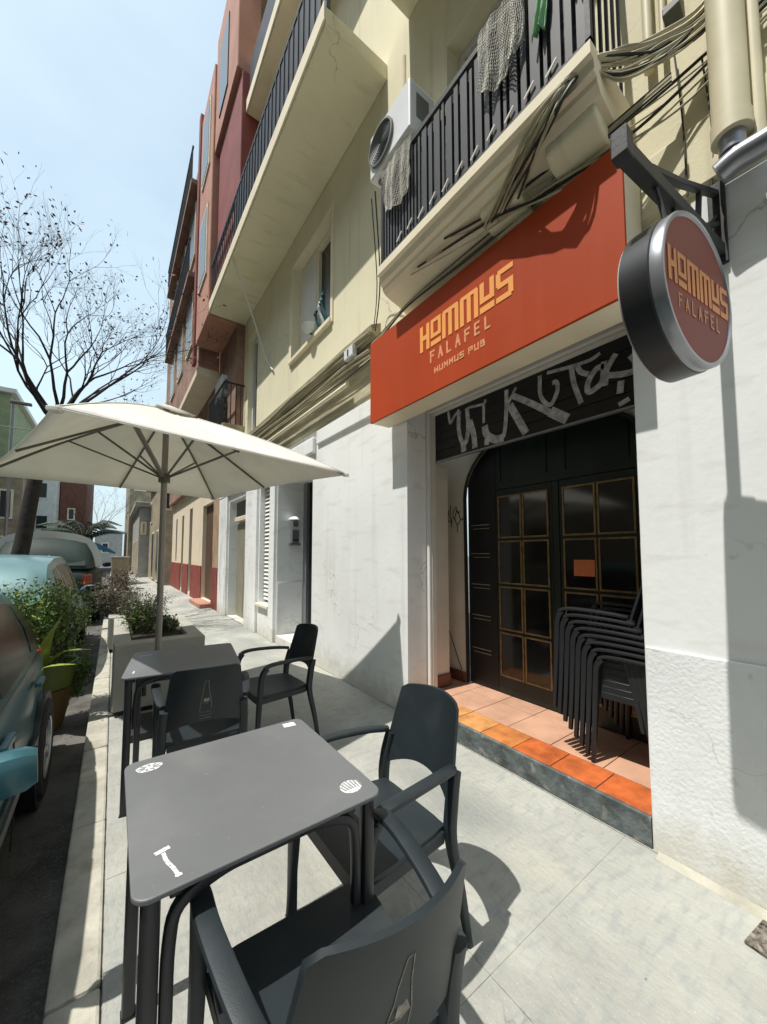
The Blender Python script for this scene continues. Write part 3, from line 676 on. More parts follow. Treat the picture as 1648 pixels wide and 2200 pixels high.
# ------------------------------------------------------------------ fascia sign
sg = thing('shop_sign', 'long orange-red shop sign board over the doorway with orange lettering', 'sign', (2.05, 1.8, 3.05))
SX0, SX1, SY0, SY1, SZ0, SZ1 = 1.90, 2.118, .683, 2.835, 2.632, 3.40
MB().box(SX0, SX0 + .02, SY0, SY1, SZ0, SZ1).build('face_panel', 'sign', sg, bevel=.002)
MB().box(SX0 + .0205, SX1, SY0 + .003, SY1 - .003, SZ0 + .003, SZ1 - .003).build('box_frame', 'fascia', sg, bevel=.002)
LX = SX0 - .003
def put(mb, x, rects, oy, oz, sx, sz, th=.003):
    """rects in letter units, u to the right (towards -Y)"""
    for (u0, u1, v0, v1) in rects: mb.box(x, x + th, oy - u1 * sx, oy - u0 * sx, oz + v0 * sz, oz + v1 * sz)
# HOMMUS: widths in units, heights 0..1
LET = {
 'H': (.62, [(0, .2, 0, 1), (.42, .62, 0, 1), (.2, .42, .42, .6)]),
 'O': (.62, [(0, .17, .3, 1), (.45, .62, .3, 1), (.17, .45, .3, .44), (.17, .45, .86, 1), (0, .62, 0, .18)]),
 'M': (.92, [(0, .2, 0, .86), (.36, .56, 0, .86), (.72, .92, 0, .86), (0, .92, .86, .95), (.04, .88, .95, 1.0)]),
 'U': (.66, [(0, .2, .32, 1), (.46, .66, .32, 1), (.2, .46, .32, .48), (0, .66, 0, .2)]),
 'S': (.72, [(.08, .72, .92, 1), (0, .72, .84, .92), (0, .2, .58, .84), (.0, .72, .50, .58), (.06, .72, .42, .50), (.52, .72, .17, .42), (0, .72, .08, .17), (0, .64, 0, .08)]),
}
lt = MB(); u = 0; H_ = .206; sc = .173
for ch in 'HOMMUS':
    wd, rc = LET[ch]; put(lt, LX, [(a + u, b + u, c, d) for a, b, c, d in rc], 2.13, 2.99, sc, H_); u += wd + .085
lto = lt.build('letters_hommus', 'letter', sg)
def stroke_text(mb, x, txt, oy, oz, adv, lw, lh, th, axis='y', org=None, dirv=None, gap=.5):
    G = {'F': [((0, 0), (0, 1)), ((0, 1), (1, 1)), ((0, .55), (.8, .55))], 'A': [((0, 0), (.5, 1)), ((.5, 1), (1, 0)), ((.2, .35), (.8, .35))],
         'L': [((0, 1), (0, 0)), ((0, 0), (.9, 0))], 'E': [((0, 0), (0, 1)), ((0, 1), (.9, 1)), ((0, .5), (.8, .5)), ((0, 0), (.9, 0))],
         'H': [((0, 0), (0, 1)), ((1, 0), (1, 1)), ((0, .5), (1, .5))], 'U': [((0, 1), (0, 0)), ((0, 0), (1, 0)), ((1, 0), (1, 1))],
         'M': [((0, 0), (0, 1)), ((0, 1), (.5, .4)), ((.5, .4), (1, 1)), ((1, 1), (1, 0))], 'S': [((1, 1), (0, 1)), ((0, 1), (0, .5)), ((0, .5), (1, .5)), ((1, .5), (1, 0)), ((1, 0), (0, 0))],
         'B': [((0, 0), (0, 1)), ((0, 1), (.8, 1)), ((.8, 1), (.8, .5)), ((0, .5), (1, .5)), ((1, .5), (1, 0)), ((1, 0), (0, 0))], 'I': [((.5, 0), (.5, 1))],
         'P': [((0, 0), (0, 1)), ((0, 1), (1, 1)), ((1, 1), (1, .5)), ((1, .5), (0, .5))], 'R': [((0, 0), (0, 1)), ((0, 1), (1, 1)), ((1, 1), (1, .5)), ((1, .5), (0, .5)), ((.4, .5), (1, 0))], ' ': [],
         'V': [((0, 1), (.5, 0)), ((.5, 0), (1, 1))], 'D': [((0, 0), (0, 1)), ((0, 1), (.7, 1)), ((.7, 1), (1, .5)), ((1, .5), (.7, 0)), ((.7, 0), (0, 0))]}
    u = 0; ud = Vector(dirv) if dirv else Vector((0, -1, 0)); nrm = ud.cross(Vector((0, 0, 1)))
    o = Vector(org) if org else Vector((x, oy, oz)); q = 0
    for ch in txt:
        for (a, b) in G[ch]:
            q += 1; off = nrm * (.00012 * q)
            pa = o + ud * (u + a[0] * lw) + Vector((0, 0, a[1] * lh)) + off; pb = o + ud * (u + b[0] * lw) + Vector((0, 0, b[1] * lh)) + off
            dd = (pb - pa).normalized() * th * .45
            mb.sweep([pa - dd, pb + dd], rect_prof(th, .0001), up=tuple(nrm), cap=False)
        u += adv * (gap if ch == ' ' else 1)
f2 = MB(); stroke_text(f2, LX + .0028, 'FALAFEL', 2.013, 2.875, .086, .036, .076, .015); f2.build('letters_falafel', 'letter2', sg)
for wtx, yo in (('HUMMUS', 1.97), ('PUB', 1.64)):
    f3 = MB(); stroke_text(f3, LX + .0028, wtx, yo, 2.775, .051, .030, .036, .011); f3.build('letters_small', 'letter2', sg)

# ------------------------------------------------------------------ round blade sign on bracket
bs = thing('blade_sign', 'round projecting sign, dark red face with silver rim, hung from a black wall bracket', 'sign', (1.58, .40, 2.33))
ud = Vector((.994, -.11, 0)).normalized(); nrm = ud.cross(Vector((0, 0, 1)))   # nrm points to -Y (towards the camera side)
cF = Vector((1.585, .356, 2.315)); Rr = .262
back = -nrm
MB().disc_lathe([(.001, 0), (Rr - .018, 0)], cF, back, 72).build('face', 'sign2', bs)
MB().disc_lathe([(Rr - .018, -.0), (Rr - .014, -.006), (Rr - .004, -.006), (Rr, 0), (Rr, .03)], cF, back, 72).build('rim', 'greymetal', bs, smooth=True)
MB().disc_lathe([(Rr, .0302), (Rr + .004, .034), (Rr + .004, .118), (Rr, .122), (Rr - .01, .123)], cF, back, 72).build('drum', 'black', bs, smooth=True)
MB().disc_lathe([(Rr - .01, .1232), (Rr - .004, .128), (Rr - .03, .132), (.001, .132)], cF, back, 72).build('back_face', 'acwhite', bs, smooth=True)
t1 = MB()
def put2(mb, rects, o, ux, sx, sz, off):
    for (u0, u1, v0, v1) in rects:
        c = o + ux * ((u0 + u1) / 2 * sx) + Vector((0, 0, (v0 + v1) / 2 * sz)) + nrm * off
        m3 = Matrix((ux, -nrm, Vector((0, 0, 1)))).transposed()
        mb.obox(c, ((u1 - u0) * sx, .002, (v1 - v0) * sz), m3)
u = 0; o0 = cF + ud * (-.215) + Vector((0, 0, -.035))
for ch in 'HOMMUS':
    wd, rc = LET[ch]; put2(t1, [(a + u, b + u, c, d) for a, b, c, d in rc], o0, ud, .092, .115, .0015); u += wd + .085
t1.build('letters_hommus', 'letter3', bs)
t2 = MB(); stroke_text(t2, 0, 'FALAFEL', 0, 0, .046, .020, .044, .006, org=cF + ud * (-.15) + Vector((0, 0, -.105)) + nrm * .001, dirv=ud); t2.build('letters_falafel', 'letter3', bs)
br = MB()
br.sweep([(2.14, .402, 2.76), (1.29, .462, 2.725)], rect_prof(.045, .05))
br.sweep([(2.13, .402, 3.03), (1.75, .43, 2.87), (1.42, .452, 2.75)], rect_prof(.025, .022))
br.sweep([(1.90, .418, 2.76), (1.93, .416, 2.93)], rect_prof(.012, .02), up=(0, 1, 0))
br.sweep([(2.12, .402, 2.88), (1.97, .413, 2.80)], rect_prof(.02, .02))
br.sweep([(2.13, .402, 2.93), (2.0, .411, 2.81)], rect_prof(.012, .012))
br.build('bracket', 'iron', bs, bevel=.003)
MB().box(2.128, 2.148, .372, .432, 2.70, 3.08).build('wall_plate', 'iron', bs, bevel=.003)
MB().obox((1.29, .462, 2.74), (.05, .05, .09)).build('bracket_tip', 'iron', bs, bevel=.004)
for dx_ in (-.08, .08):
    hg = MB(); hg.tube([cF + back * .06 + Vector((dx_, 0, Rr - .02)), (1.58 + dx_, .441 - .006 * (dx_ > 0), 2.72)], .008); hg.build('hanger', 'iron', bs)
# small dark wall spotlight left of the bracket
wsp = thing('wall_spotlight', 'small black wall spotlight between the orange sign and the bracket', 'spotlight', (2.1, .58, 2.85))
MB().tube([(2.148, .60, 2.98), (2.09, .60, 3.0), (2.08, .60, 2.95)], .008).build('arm', 'iron', wsp)
MB().tube([(2.08, .60, 2.95), (2.08, .60, 2.90), (2.08, .60, 2.82)], .028, 14).build('lamp_head', 'black', wsp, smooth=True)
# drain pipe + grey outlet
dp = thing('drain_pipe', 'thick cream vertical pipe on the wall above the round sign', 'pipe', (2.02, .34, 3.5))
MB().tube([(2.045, .325, 3.24), (2.045, .325, 5.2)], .062, 24).build('pipe', 'pvc', dp, smooth=True)
MB().tube([(2.045, .325, 3.17), (2.045, .325, 3.238)], .068, 24).build('collar', 'pvc', dp, smooth=True)
MB().tube([(2.045, .325, 3.10), (2.045, .325, 3.169)], .045, 24).build('grey_spigot', 'greymetal', dp, smooth=True)
MB().tube(smooth_path([(2.03, .37, 3.03), (2.03, .31, 3.05), (2.035, .22, 3.05), (2.035, .0, 3.05)], 4), .048, 18, up=(1, 0, 0)).build('grey_outlet', 'greymetal', dp, smooth=True)
dp2 = thing('drain_pipe', 'thinner cream vertical pipe at the right edge of the facade', 'pipe', (2.1, .22, 3.5))
MB().tube([(2.10, .255, 3.1), (2.10, .255, 5.0)], .025, 14).build('pipe', 'pvc', dp2, smooth=True)
dp3 = thing('drain_pipe', 'slim cream pipe running up beside the near corner of the balcony', 'pipe', (2.1, .6, 4))
MB().tube([(2.11, .62, 3.86), (2.11, .62, 6.6)], .022, 12).tube([(2.12, .56, 3.86), (2.12, .56, 6.6)], .014, 10).build('pipe', 'pvc', dp3, smooth=True)
wh = thing('wall_hood', 'small grey hooded vent on the sunlit yellow wall above the cables', 'vent', (2.1, .5, 4.1))
MB().prism([(2.149, 4.12), (2.08, 4.08), (2.08, 4.04), (2.149, 4.0)], 'y', .48, .55).build('hood', 'acgrey', wh, bevel=.004)

# ------------------------------------------------------------------ cables
def cable(mb, pts, r): mb.tube(smooth_path(pts, 5), r, 6)
def bundle(label, specs, m, loc):
    t = thing('cable_bundle', label, 'cables', loc, 'cables strung along the facade')
    for pts, r, mm in specs:
        mb = MB(); cable(mb, pts, r); mb.build('cable', mm, t, smooth=True)
    return t
rg = random.Random(11)
sp_ = []
for k in range(7):                                      # along the weathered ledge
    z = 3.40 + k * .055; x = 2.05 - .012 * (k % 3)
    sp_.append(([(x, y_, z + rg.uniform(-.03, .03)) for y_ in (9.6, 8.2, 7.0, 6.0, 5.1, 4.3, 3.6, 3.05)], .006 + .004 * (k % 3), ('cable_b', 'cable_t', 'cable_t')[k % 3]))
bundle('black and dusty cables sagging along the weathered ledge left of the sign', sp_, None, (2.05, 5, 3.5))
sp_ = []
for k in range(7):
    o = rg.uniform(-.03, .03)
    sp_.append(([(2.06, 3.05, 3.55 + o), (1.99, 2.75, 3.50 + o), (1.92, 2.3, 3.50 + o * .5), (1.93, 1.7, 3.50 + o), (1.96, 1.2, 3.53 + o), (1.93, .8, 3.52 + o), (1.98, .5, 3.58 + o)], .0045 + .002 * (k % 2), ('cable_b', 'cable_t', 'cable_t')[k % 3]))
bundle('dark cables draped between the top of the orange sign and the balcony', sp_, None, (1.95, 1.8, 3.5))
sp_ = []
for k in range(20):
    o = rg.uniform(-.075, .075); o2 = rg.uniform(-.07, .07)
    j = lambda a: rg.uniform(-a, a)
    sp_.append(([(1.84 + j(.03), 1.32 + j(.16), 3.50 + j(.03)), (1.69 + j(.015), .98 + j(.08), 3.60 + j(.05)), (1.74 + j(.02), .80 + j(.03), 3.75 + j(.03)), (1.87 + j(.02), .66, 3.73 + o + j(.03)), (1.98, .54, 3.76 + o + j(.035)), (2.06, .40, 3.83 + o + j(.035)), (2.10, .26, 3.95 + o + j(.04)), (2.11, .05, 4.05 + o + j(.05))], .0035 + .0025 * (k % 3) + (.004 if k % 7 == 0 else 0), ('cable_b', 'cable_t', 'cable_t', 'yellow_old')[k % 4]))
bundle('thick tangle of dusty cables sweeping up from the balcony corner to the right', sp_, None, (1.95, .6, 3.8))
sp_ = []
for k in range(6):
    o = rg.uniform(-.08, .08); j = lambda a: rg.uniform(-a, a)
    sp_.append(([(1.78, 1.9 + j(.2), 3.58 + o * .3), (1.83, 1.45 + j(.1), 3.50 + j(.04)), (1.90, 1.05 + j(.08), 3.49 + o + j(.03)), (1.99, .7, 3.52 + o + j(.04)), (2.08, .45, 3.60 + o + j(.05)), (2.12, .1, 3.68 + o + j(.08))], .0035 + .002 * (k % 3), ('cable_t', 'cable_t', 'cable_b')[k % 3]))
bundle('looser cables looping across the balcony corbels down to the bracket', sp_, None, (1.95, .9, 3.55))
sp_ = [([(1.72, 2.5, 4.55), (1.95, 2.75, 4.0), (2.0, 2.9, 3.6)], .006, 'cable_b'), ([(1.75, 2.6, 4.58), (2.02, 2.9, 4.1), (2.05, 3.0, 3.7)], .005, 'cable_b')]
bundle('two thin wires hanging from the air conditioner to the ledge', sp_, None, (1.9, 2.7, 4.1))
sp_ = [([(1.45, 6.3, 6.36), (1.85, 6.5, 5.6), (2.12, 6.6, 5.0), (2.12, 6.2, 4.6)], .014, 'whiteb')]
bundle('single pale cable hanging from the overhang edge to the yellow wall', sp_, None, (1.9, 6.4, 5.5))
sp_ = [([(2.10, .52, 3.9), (2.11, .50, 3.5), (2.13, .50, 3.1)], .004, 'cable_b'), ([(2.12, .42, 3.7), (2.13, .40, 3.3), (2.14, .42, 3.05)], .004, 'cable_b')]
bundle('two thin black wires hanging down the wall behind the round sign bracket', sp_, None, (2.1, .5, 3.5))
pc_ = MB(); pc_.tube([(2.04, 3.5, 3.30), (2.04, 6.3, 3.30)], .025, 10)
tag(pc_.build('conduit', 'fascia', smooth=True), 'pale straight conduit below the cables on the ledge', 'conduit')
jb = thing('junction_box', 'white junction box among cables at the left end of the orange sign', 'box', (2.0, 3.4, 3.6))
MB().box(1.99, 2.05, 3.32, 3.50, 3.55, 3.66).build('box', 'acwhite', jb, bevel=.006); MB().box(1.984, 1.9895, 3.40, 3.42, 3.57, 3.64).build('strap', 'black', jb)

# ------------------------------------------------------------------ chairs
def chair_parts(t, m, print_mark=True):
    """local coords: seat centre at origin, front +Y, width X. height .83"""
    def B(mb, name, **k): return mb.build(name, m, t, smooth=True, **k)
    # seat: dished grid with thickness
    nu, nv = 12, 12; sv = []; 
    for side in (0, 1):
        for j in range(nv + 1):
            for i in range(nu + 1):
                u = -1 + 2 * i / nu; v = -1 + 2 * j / nv
                hw = .213 - .022 * max(0, .4 - v) ; x = u * hw; y = v * .197 - .002
                if abs(u) > .8 and abs(v) > .8: x *= .985; y = y * .985
                z = .445 - .014 * (1 - u * u) * (1 - v * v) + .004 * v - (.010 * max(0, v - .6) / .4) - side * .022
                sv.append((x, y, z))
    n1 = (nu + 1) * (nv + 1); fs = []
    for j in range(nv):
        for i in range(nu):
            a = j * (nu + 1) + i; fs.append((a, a + 1, a + nu + 2, a + nu + 1)); fs.append((n1 + a, n1 + a + nu + 1, n1 + a + nu + 2, n1 + a + 1))
    ring = [i for i in range(nu + 1)] + [j * (nu + 1) + nu for j in range(1, nv + 1)] + [nv * (nu + 1) + i for i in range(nu - 1, -1, -1)] + [j * (nu + 1) for j in range(nv - 1, 0, -1)]
    for a, b in zip(ring, ring[1:] + ring[:1]): fs.append((a, n1 + a, n1 + b, b))
    B(MB().add(sv, fs), 'seat', ang=60)
    ap = MB(); ap.sweep([(-.20, .185, .408), (.20, .185, .408)], rect_prof(.018, .045)); ap.sweep([(-.185, -.18, .41), (-.212, .18, .41)], rect_prof(.018, .04)); ap.sweep([(.185, -.18, .41), (.212, .18, .41)], rect_prof(.018, .04))
    ap.sweep([(-.175, -.19, .408), (.175, -.19, .408)], rect_prof(.018, .04)); B(ap, 'seat_frame', bevel=.004)
    # backrest: curved panel with an arched lower edge
    nu, nv = 18, 14; vs = []
    for side in (0, 1):
        for j in range(nv + 1):
            v = j / nv
            for i in range(nu + 1):
                u = -1 + 2 * i / nu
                zt = .842 - .012 * u * u - (.014 * max(0, (abs(u) - .86) / .14) ** 2)
                zb = .500 + .050 * (1 - min(1, abs(u) / .90) ** 2.2) - .04 * (abs(u) > .92)
                z = zb + (zt - zb) * v
                hw = .206 - .042 * max(0, (z - .50) / .33) - .005 * max(0, (z - .81) / .025) ** 2
                y = -.195 - .27 * (z - .45) - .05 * (1 - u * u) + side * .014
                vs.append((u * hw, y, z))
    n1 = (nu + 1) * (nv + 1); fs = []
    for j in range(nv):
        for i in range(nu):
            a = j * (nu + 1) + i; fs.append((a, a + nu + 1, a + nu + 2, a + 1)); fs.append((n1 + a, n1 + a + 1, n1 + a + nu + 2, n1 + a + nu + 1))
    ring = [i for i in range(nu + 1)] + [j * (nu + 1) + nu for j in range(1, nv + 1)] + [nv * (nu + 1) + i for i in range(nu - 1, -1, -1)] + [j * (nu + 1) for j in range(nv - 1, 0, -1)]
    for a, b in zip(ring, ring[1:] + ring[:1]): fs.append((a, b, n1 + b, n1 + a))
    bo = B(MB().add(vs, fs), 'backrest', ang=50)
    for sx in (-1, 1):
        # rear leg sweeps up into the back upright
        B(MB().sweep(smooth_path([(sx * .208, -.285, 0), (sx * .202, -.25, .20), (sx * .199, -.205, .40), (sx * .198, -.212, .52), (sx * .190, -.238, .62)], 5), round_prof(.036, .032, .010), up=(0, 1, 0),
                    scales=[(.75 + .45 * min(1, i / 12), .7 + .6 * min(1, i / 12)) for i in range(21)]), 'leg')
        B(MB().sweep(smooth_path([(sx * .245, .215, 0), (sx * .237, .203, .22), (sx * .234, .190, .44), (sx * .237, .178, .58), (sx * .241, .145, .635)], 5), round_prof(.036, .034, .010), up=(0, 1, 0),
                    scales=[(.72 + .35 * min(1, i / 10), .72 + .35 * min(1, i / 10)) for i in range(21)]), 'leg')
        B(MB().sweep(smooth_path([(sx * .240, .168, .628), (sx * .242, .125, .650), (sx * .240, .03, .655), (sx * .220, -.12, .648), (sx * .197, -.225, .635)], 5), round_prof(.046, .020, .008),
                    scales=[(.7, .9), (1, 1)] + [(1, 1)] * 17 + [(.8, 1), (.6, 1)]), 'armrest')
    if print_mark:
        pm = MB()
        def bp(x, z): return (x, -.1965 - .27 * (z - .45) - .05 * (1 - (x / .18) ** 2), z)
        for pts in ([(-.008, .775), (-.018, .72), (-.020, .69), (-.028, .655), (-.030, .60), (.022, .60), (.024, .655), (.016, .69), (.010, .72), (.006, .775), (-.008, .775)],
                    [(-.026, .655), (0, .648), (.022, .655)], [(-.03, .585), (.0, .580), (.028, .585)], [(-.025, .565), (.01, .568), (.024, .565)]):
            pm.sweep([bp(x_, z_) for x_, z_ in pts], rect_prof(.0019, .0003), up=(0, 1, 0), cap=False)
        pm.sweep([bp(-.012, .672), bp(.0, .668), bp(.012, .672)], rect_prof(.022, .0004), up=(0, 1, 0), cap=False)
        pm.build('printed_logo', 'print', bo)
    return t
CG = 'dark resin armchairs on the pavement'
proto = thing('armchair', 'dark resin armchair in the foreground with its bottle-printed back to the camera', 'chair', (0, 0, 0), CG)
chair_parts(proto, 'chair')
def rz(deg): return R(deg)
proto.location = (.425, .825, 0); proto.rotation_euler = (0, 0, R(-2))
dup(proto, (.81, 1.19, 0), R(91), 'dark resin armchair on the doorway side of the front table, facing the table')
dup(proto, (.455, 2.44, 0), R(-7), 'dark resin armchair tucked under the rear table with its printed back to the camera')
dup(proto, (1.01, 2.83, 0), R(94), 'dark resin armchair standing at the wall side of the rear table')
sproto = None
words = ['lowest', 'second from the bottom', 'third from the bottom', 'fourth from the bottom', 'fifth from the bottom', 'third from the top', 'second from the top', 'topmost']
for i in range(8):
    lab = 'black armchair in the doorway stack, %s of its stack' % words[i]
    loc = (2.665, .94 + .034 * i, .152 + .037 * i)
    if i == 0:
        sproto = thing('stacked_armchair', lab, 'chair', (0, 0, 0), 'armchairs stacked in the shop doorway'); chair_parts(sproto, 'stackchair', False); sproto.location = loc
    else: dup(sproto, loc, 0, lab)

# ------------------------------------------------------------------ tables
def rrect(cx, cy, w, h, r, n=6):
    out = []
    for sx, sy, a0 in ((1, -1, -90), (1, 1, 0), (-1, 1, 90), (-1, -1, 180)):
        for i in range(n + 1):
            a = R(a0 + 90 * i / n); out.append((cx + sx * (w / 2 - r) + r * math.cos(a), cy + sy * (h / 2 - r) + r * math.sin(a)))
    return out
def table(loc, rot, w, d, label, h=.74):
    t = thing('cafe_table', label, 'table', (0, 0, 0), 'cafe tables on the pavement')
    MB().prism(rrect(0, 0, w, d, .035), 'z', h - .012, h).build('tabletop', 'tabletop', t, bevel=.003)
    f = MB()
    for s in (-1, 1):
        f.box(-w / 2 + .07, w / 2 - .07, s * (d / 2 - .05) - .012, s * (d / 2 - .05) + .012, h - .05, h - .0125)
        f.box(s * (w / 2 - .05) - .012, s * (w / 2 - .05) + .012, -d / 2 + .07, d / 2 - .07, h - .05, h - .0125)
    f.build('apron_frame', 'tableedge', t, bevel=.004)
    for sx in (-1, 1):
        for sy in (-1, 1):
            x, y = sx * (w / 2 - .035), sy * (d / 2 - .035)
            l = MB(); l.sweep([(x, y, 0), (x, y, h - .013)], round_prof(.036, .036, .010), up=(0, 1, 0))
            lo = l.build('leg', 'tableedge', t, smooth=True)
            b = MB(); b.sweep(smooth_path([(x - sx * .034, y - sy * .004, .45), (x - sx * .036, y - sy * .004, .60), (x - sx * .055, y - sy * .004, .675), (x - sx * .13, y - sy * .004, .705), (x - sx * .2, y - sy * .004, .712)], 5), round_prof(.026, .026, .008), up=(0, 1, 0))
            b.build('brace', 'tableedge', lo, smooth=True)
            MB().box(x - .02, x + .02, y - .02, y + .02, 0, .006).build('foot', 'black', lo)
    t.location = loc; t.rotation_euler = (0, 0, R(rot)); return t
tA = table((.352, 1.20, 0), 0, .60, .60, 'grey square café table with white printed marks at its corners, in the foreground')
tB = table((.405, 2.78, 0), -8, .62, .62, 'grey café table behind the first one, beside the parasol pole')
LA, RB = tA.location.copy(), tB.location.copy(); tA.location = (0, 0, 0); tB.location = (0, 0, 0)
# printed marks on table A (local to table: centre .352,1.20)
def decal_loc(mb, pts, w, z): mb.sweep([(x, y, z) for x, y in pts], rect_prof(w, .0002), up=(0, 0, 1), cap=False)
Z_ = .7406
d1 = MB(); c = (-.235, .235)
d1.prism([(c[0] + .036 * math.cos(R(a)) * (1 + .08 * math.sin(a * .09)), c[1] + .024 * math.sin(R(a))) for a in range(0, 360, 15)], 'z', Z_ - .0004, Z_)
d1o = d1.build('printed_badge', 'decal', tA)
g1 = MB()
for a in range(0, 360, 40): g1.sweep([(c[0] + .012 * math.cos(R(a)), c[1] + .008 * math.sin(R(a)), Z_ + .0002), (c[0] + .033 * math.cos(R(a + 14)), c[1] + .02 * math.sin(R(a + 14)), Z_ + .0002)], rect_prof(.0065, .0001), cap=False)
g1.build('badge_pattern', 'decalgrey', d1o)
d2 = MB(); c = (.235, -.225)
pts = [(c[0] + .032 * math.cos(R(a)), c[1] + .030 * math.sin(R(a))) for a in range(0, 360, 15)]
d2.prism(pts, 'z', Z_ - .0004, Z_); d2o = d2.build('printed_badge', 'decal', tA)
g2 = MB()
for k in range(-3, 4): g2.sweep([(c[0] + k * .010, c[1] + .030 - abs(k) * .004, Z_ + .0002), (c[0] + k * .008 + .004, c[1] - .012, Z_ + .0002)], rect_prof(.005, .0001), cap=False)
g2.build('badge_pattern', 'decalgrey', d2o)
MB().prism([(.215, .245), (.262, .240), (.262, .275), (.218, .278)], 'z', Z_ - .0004, Z_).build('printed_label', 'decal', tA)
d3 = MB(); decal_loc(d3, smooth_path([(-.236, -.185), (-.232, -.215), (-.222, -.245), (-.216, -.272)], 4), .008, Z_); decal_loc(d3, [(-.252, -.180), (-.238, -.176), (-.222, -.172)], .013, Z_ + .0002); decal_loc(d3, [(-.222, -.272), (-.209, -.270)], .008, Z_ + .0003)
d3.build('printed_spoon', 'decal', tA)
d4 = MB(); decal_loc(d4, [(-.27, .18), (-.20, .19)], .006, Z_); decal_loc(d4, [(-.26, -.18), (-.262, -.23)], .008, Z_); d4.build('printed_marks', 'decal', tB)
tA.location = LA; tB.location = RB

# ------------------------------------------------------------------ parasol
pa = thing('parasol', 'large off-white rectangular parasol on a taupe pole behind the rear table', 'parasol', (.33, 3.66, 0))
PC = Vector((.33, 3.66, 0)); EZ = 2.10; TZ = 2.66
cor = [PC + Vector(v) for v in ((-.585, -1.39, EZ), (1.29, -.90, EZ + .005), (.66, 1.30, EZ), (-1.30, .92, EZ))]
apex = PC + Vector((0, 0, TZ))
def canopy_pt(i, u, v):
    """segment i between corner i and i+1; v 0 = apex, 1 = eave"""
    a, b = cor[i], cor[(i + 1) % 4]
    e = a.lerp(b, u); e.z += .012 * (1 - (2 * u - 1) ** 2)
    e2 = Vector((PC.x + (e.x - PC.x) * (1 - .04 * (1 - (2 * u - 1) ** 2)), PC.y + (e.y - PC.y) * (1 - .04 * (1 - (2 * u - 1) ** 2)), e.z))
    p = apex.lerp(e2, v); p.z += .10 * v * (1 - v) * 1.6 - .0
    p.z -= .035 * math.sin(math.pi * u) * math.sin(math.pi * v) 
    return p
cm = MB(); nu, nv = 12, 10
for i in range(4):
    vs = [canopy_pt(i, a / nu, b / nv) for b in range(nv + 1) for a in range(nu + 1)]
    cm.add(vs, [(b * (nu + 1) + a, b * (nu + 1) + a + 1, (b + 1) * (nu + 1) + a + 1, (b + 1) * (nu + 1) + a) for b in range(nv) for a in range(nu)])
cano = cm.build('canopy', 'canvas', pa, smooth=True, ang=14)
sm = cano.modifiers.new('solid', 'SOLIDIFY'); sm.thickness = .004
for i in range(8):
    sgm, u = i // 2, (0 if i % 2 == 0 else .5)
    MB().tube([canopy_pt(sgm, u, v) + Vector((0, 0, .004)) for v in (.17, .35, .55, .75, .98)], .0035, 5).build('seam', 'trim', cano)
hm = MB()
for i in range(4): hm.tube([canopy_pt(i, u / 8, .985) + Vector((0, 0, .003)) for u in range(9)], .003, 5)
hm.build('hem_stitching', 'trim', cano)
vent = MB()
for i in range(4):
    q = []
    for u in (0, .25, .5, .75, 1):
        p = canopy_pt(i, u, .16); q.append(p + Vector((0, 0, .028)))
    for a, b in zip(q, q[1:]): vent.add([apex + Vector((0, 0, .055)), a, b], [(0, 1, 2)])
vo = vent.build('vent_flap', 'canvas', cano, smooth=True, ang=14); s2m = vo.modifiers.new('solid', 'SOLIDIFY'); s2m.thickness = .003
MB().tube([(.33, 3.66, 0.05), (.33, 3.66, 2.70)], .024, 16).build('pole', 'pole', pa, smooth=True)
MB().tube([(.33, 3.66, 2.69), (.33, 3.66, 2.74)], .02, 12, r2=.008).build('finial', 'pole', pa, smooth=True)
MB().tube([(.33, 3.66, 2.03), (.33, 3.66, 2.10)], .045, 16).build('lower_hub', 'rib', pa, smooth=True)
for i in range(8):
    sgm, u = i // 2, (0 if i % 2 == 0 else .5)
    pts = [canopy_pt(sgm, u, v) + Vector((0, 0, -.016)) for v in (.04, .3, .6, .98)]
    rb = MB().sweep(smooth_path(pts, 3), rect_prof(.012, .016)).build('rib', 'rib', pa)
    e = canopy_pt(sgm, u, .52) + Vector((0, 0, -.02))
    big = (i == 0)
    MB().sweep([(PC.x, PC.y, 2.06), e], rect_prof(.03 if big else .012, .02 if big else .014)).build('strut', 'pole' if big else 'rib', rb)
for cpt in (cor[0], cor[1], cor[2], cor[3]):
    d = (cpt - Vector((PC.x, PC.y, EZ))).normalized(); MB().obox(cpt - d * .02 + Vector((0, 0, -.004)), (.05, .05, .022), Matrix.Rotation(math.atan2(d.y, d.x), 3, 'Z')).build('corner_pocket', 'canvas', pa, bevel=.004)
MB().obox((.33, 3.66, .03), (.42, .42, .06)).build('base_plate', 'iron', pa, bevel=.01)

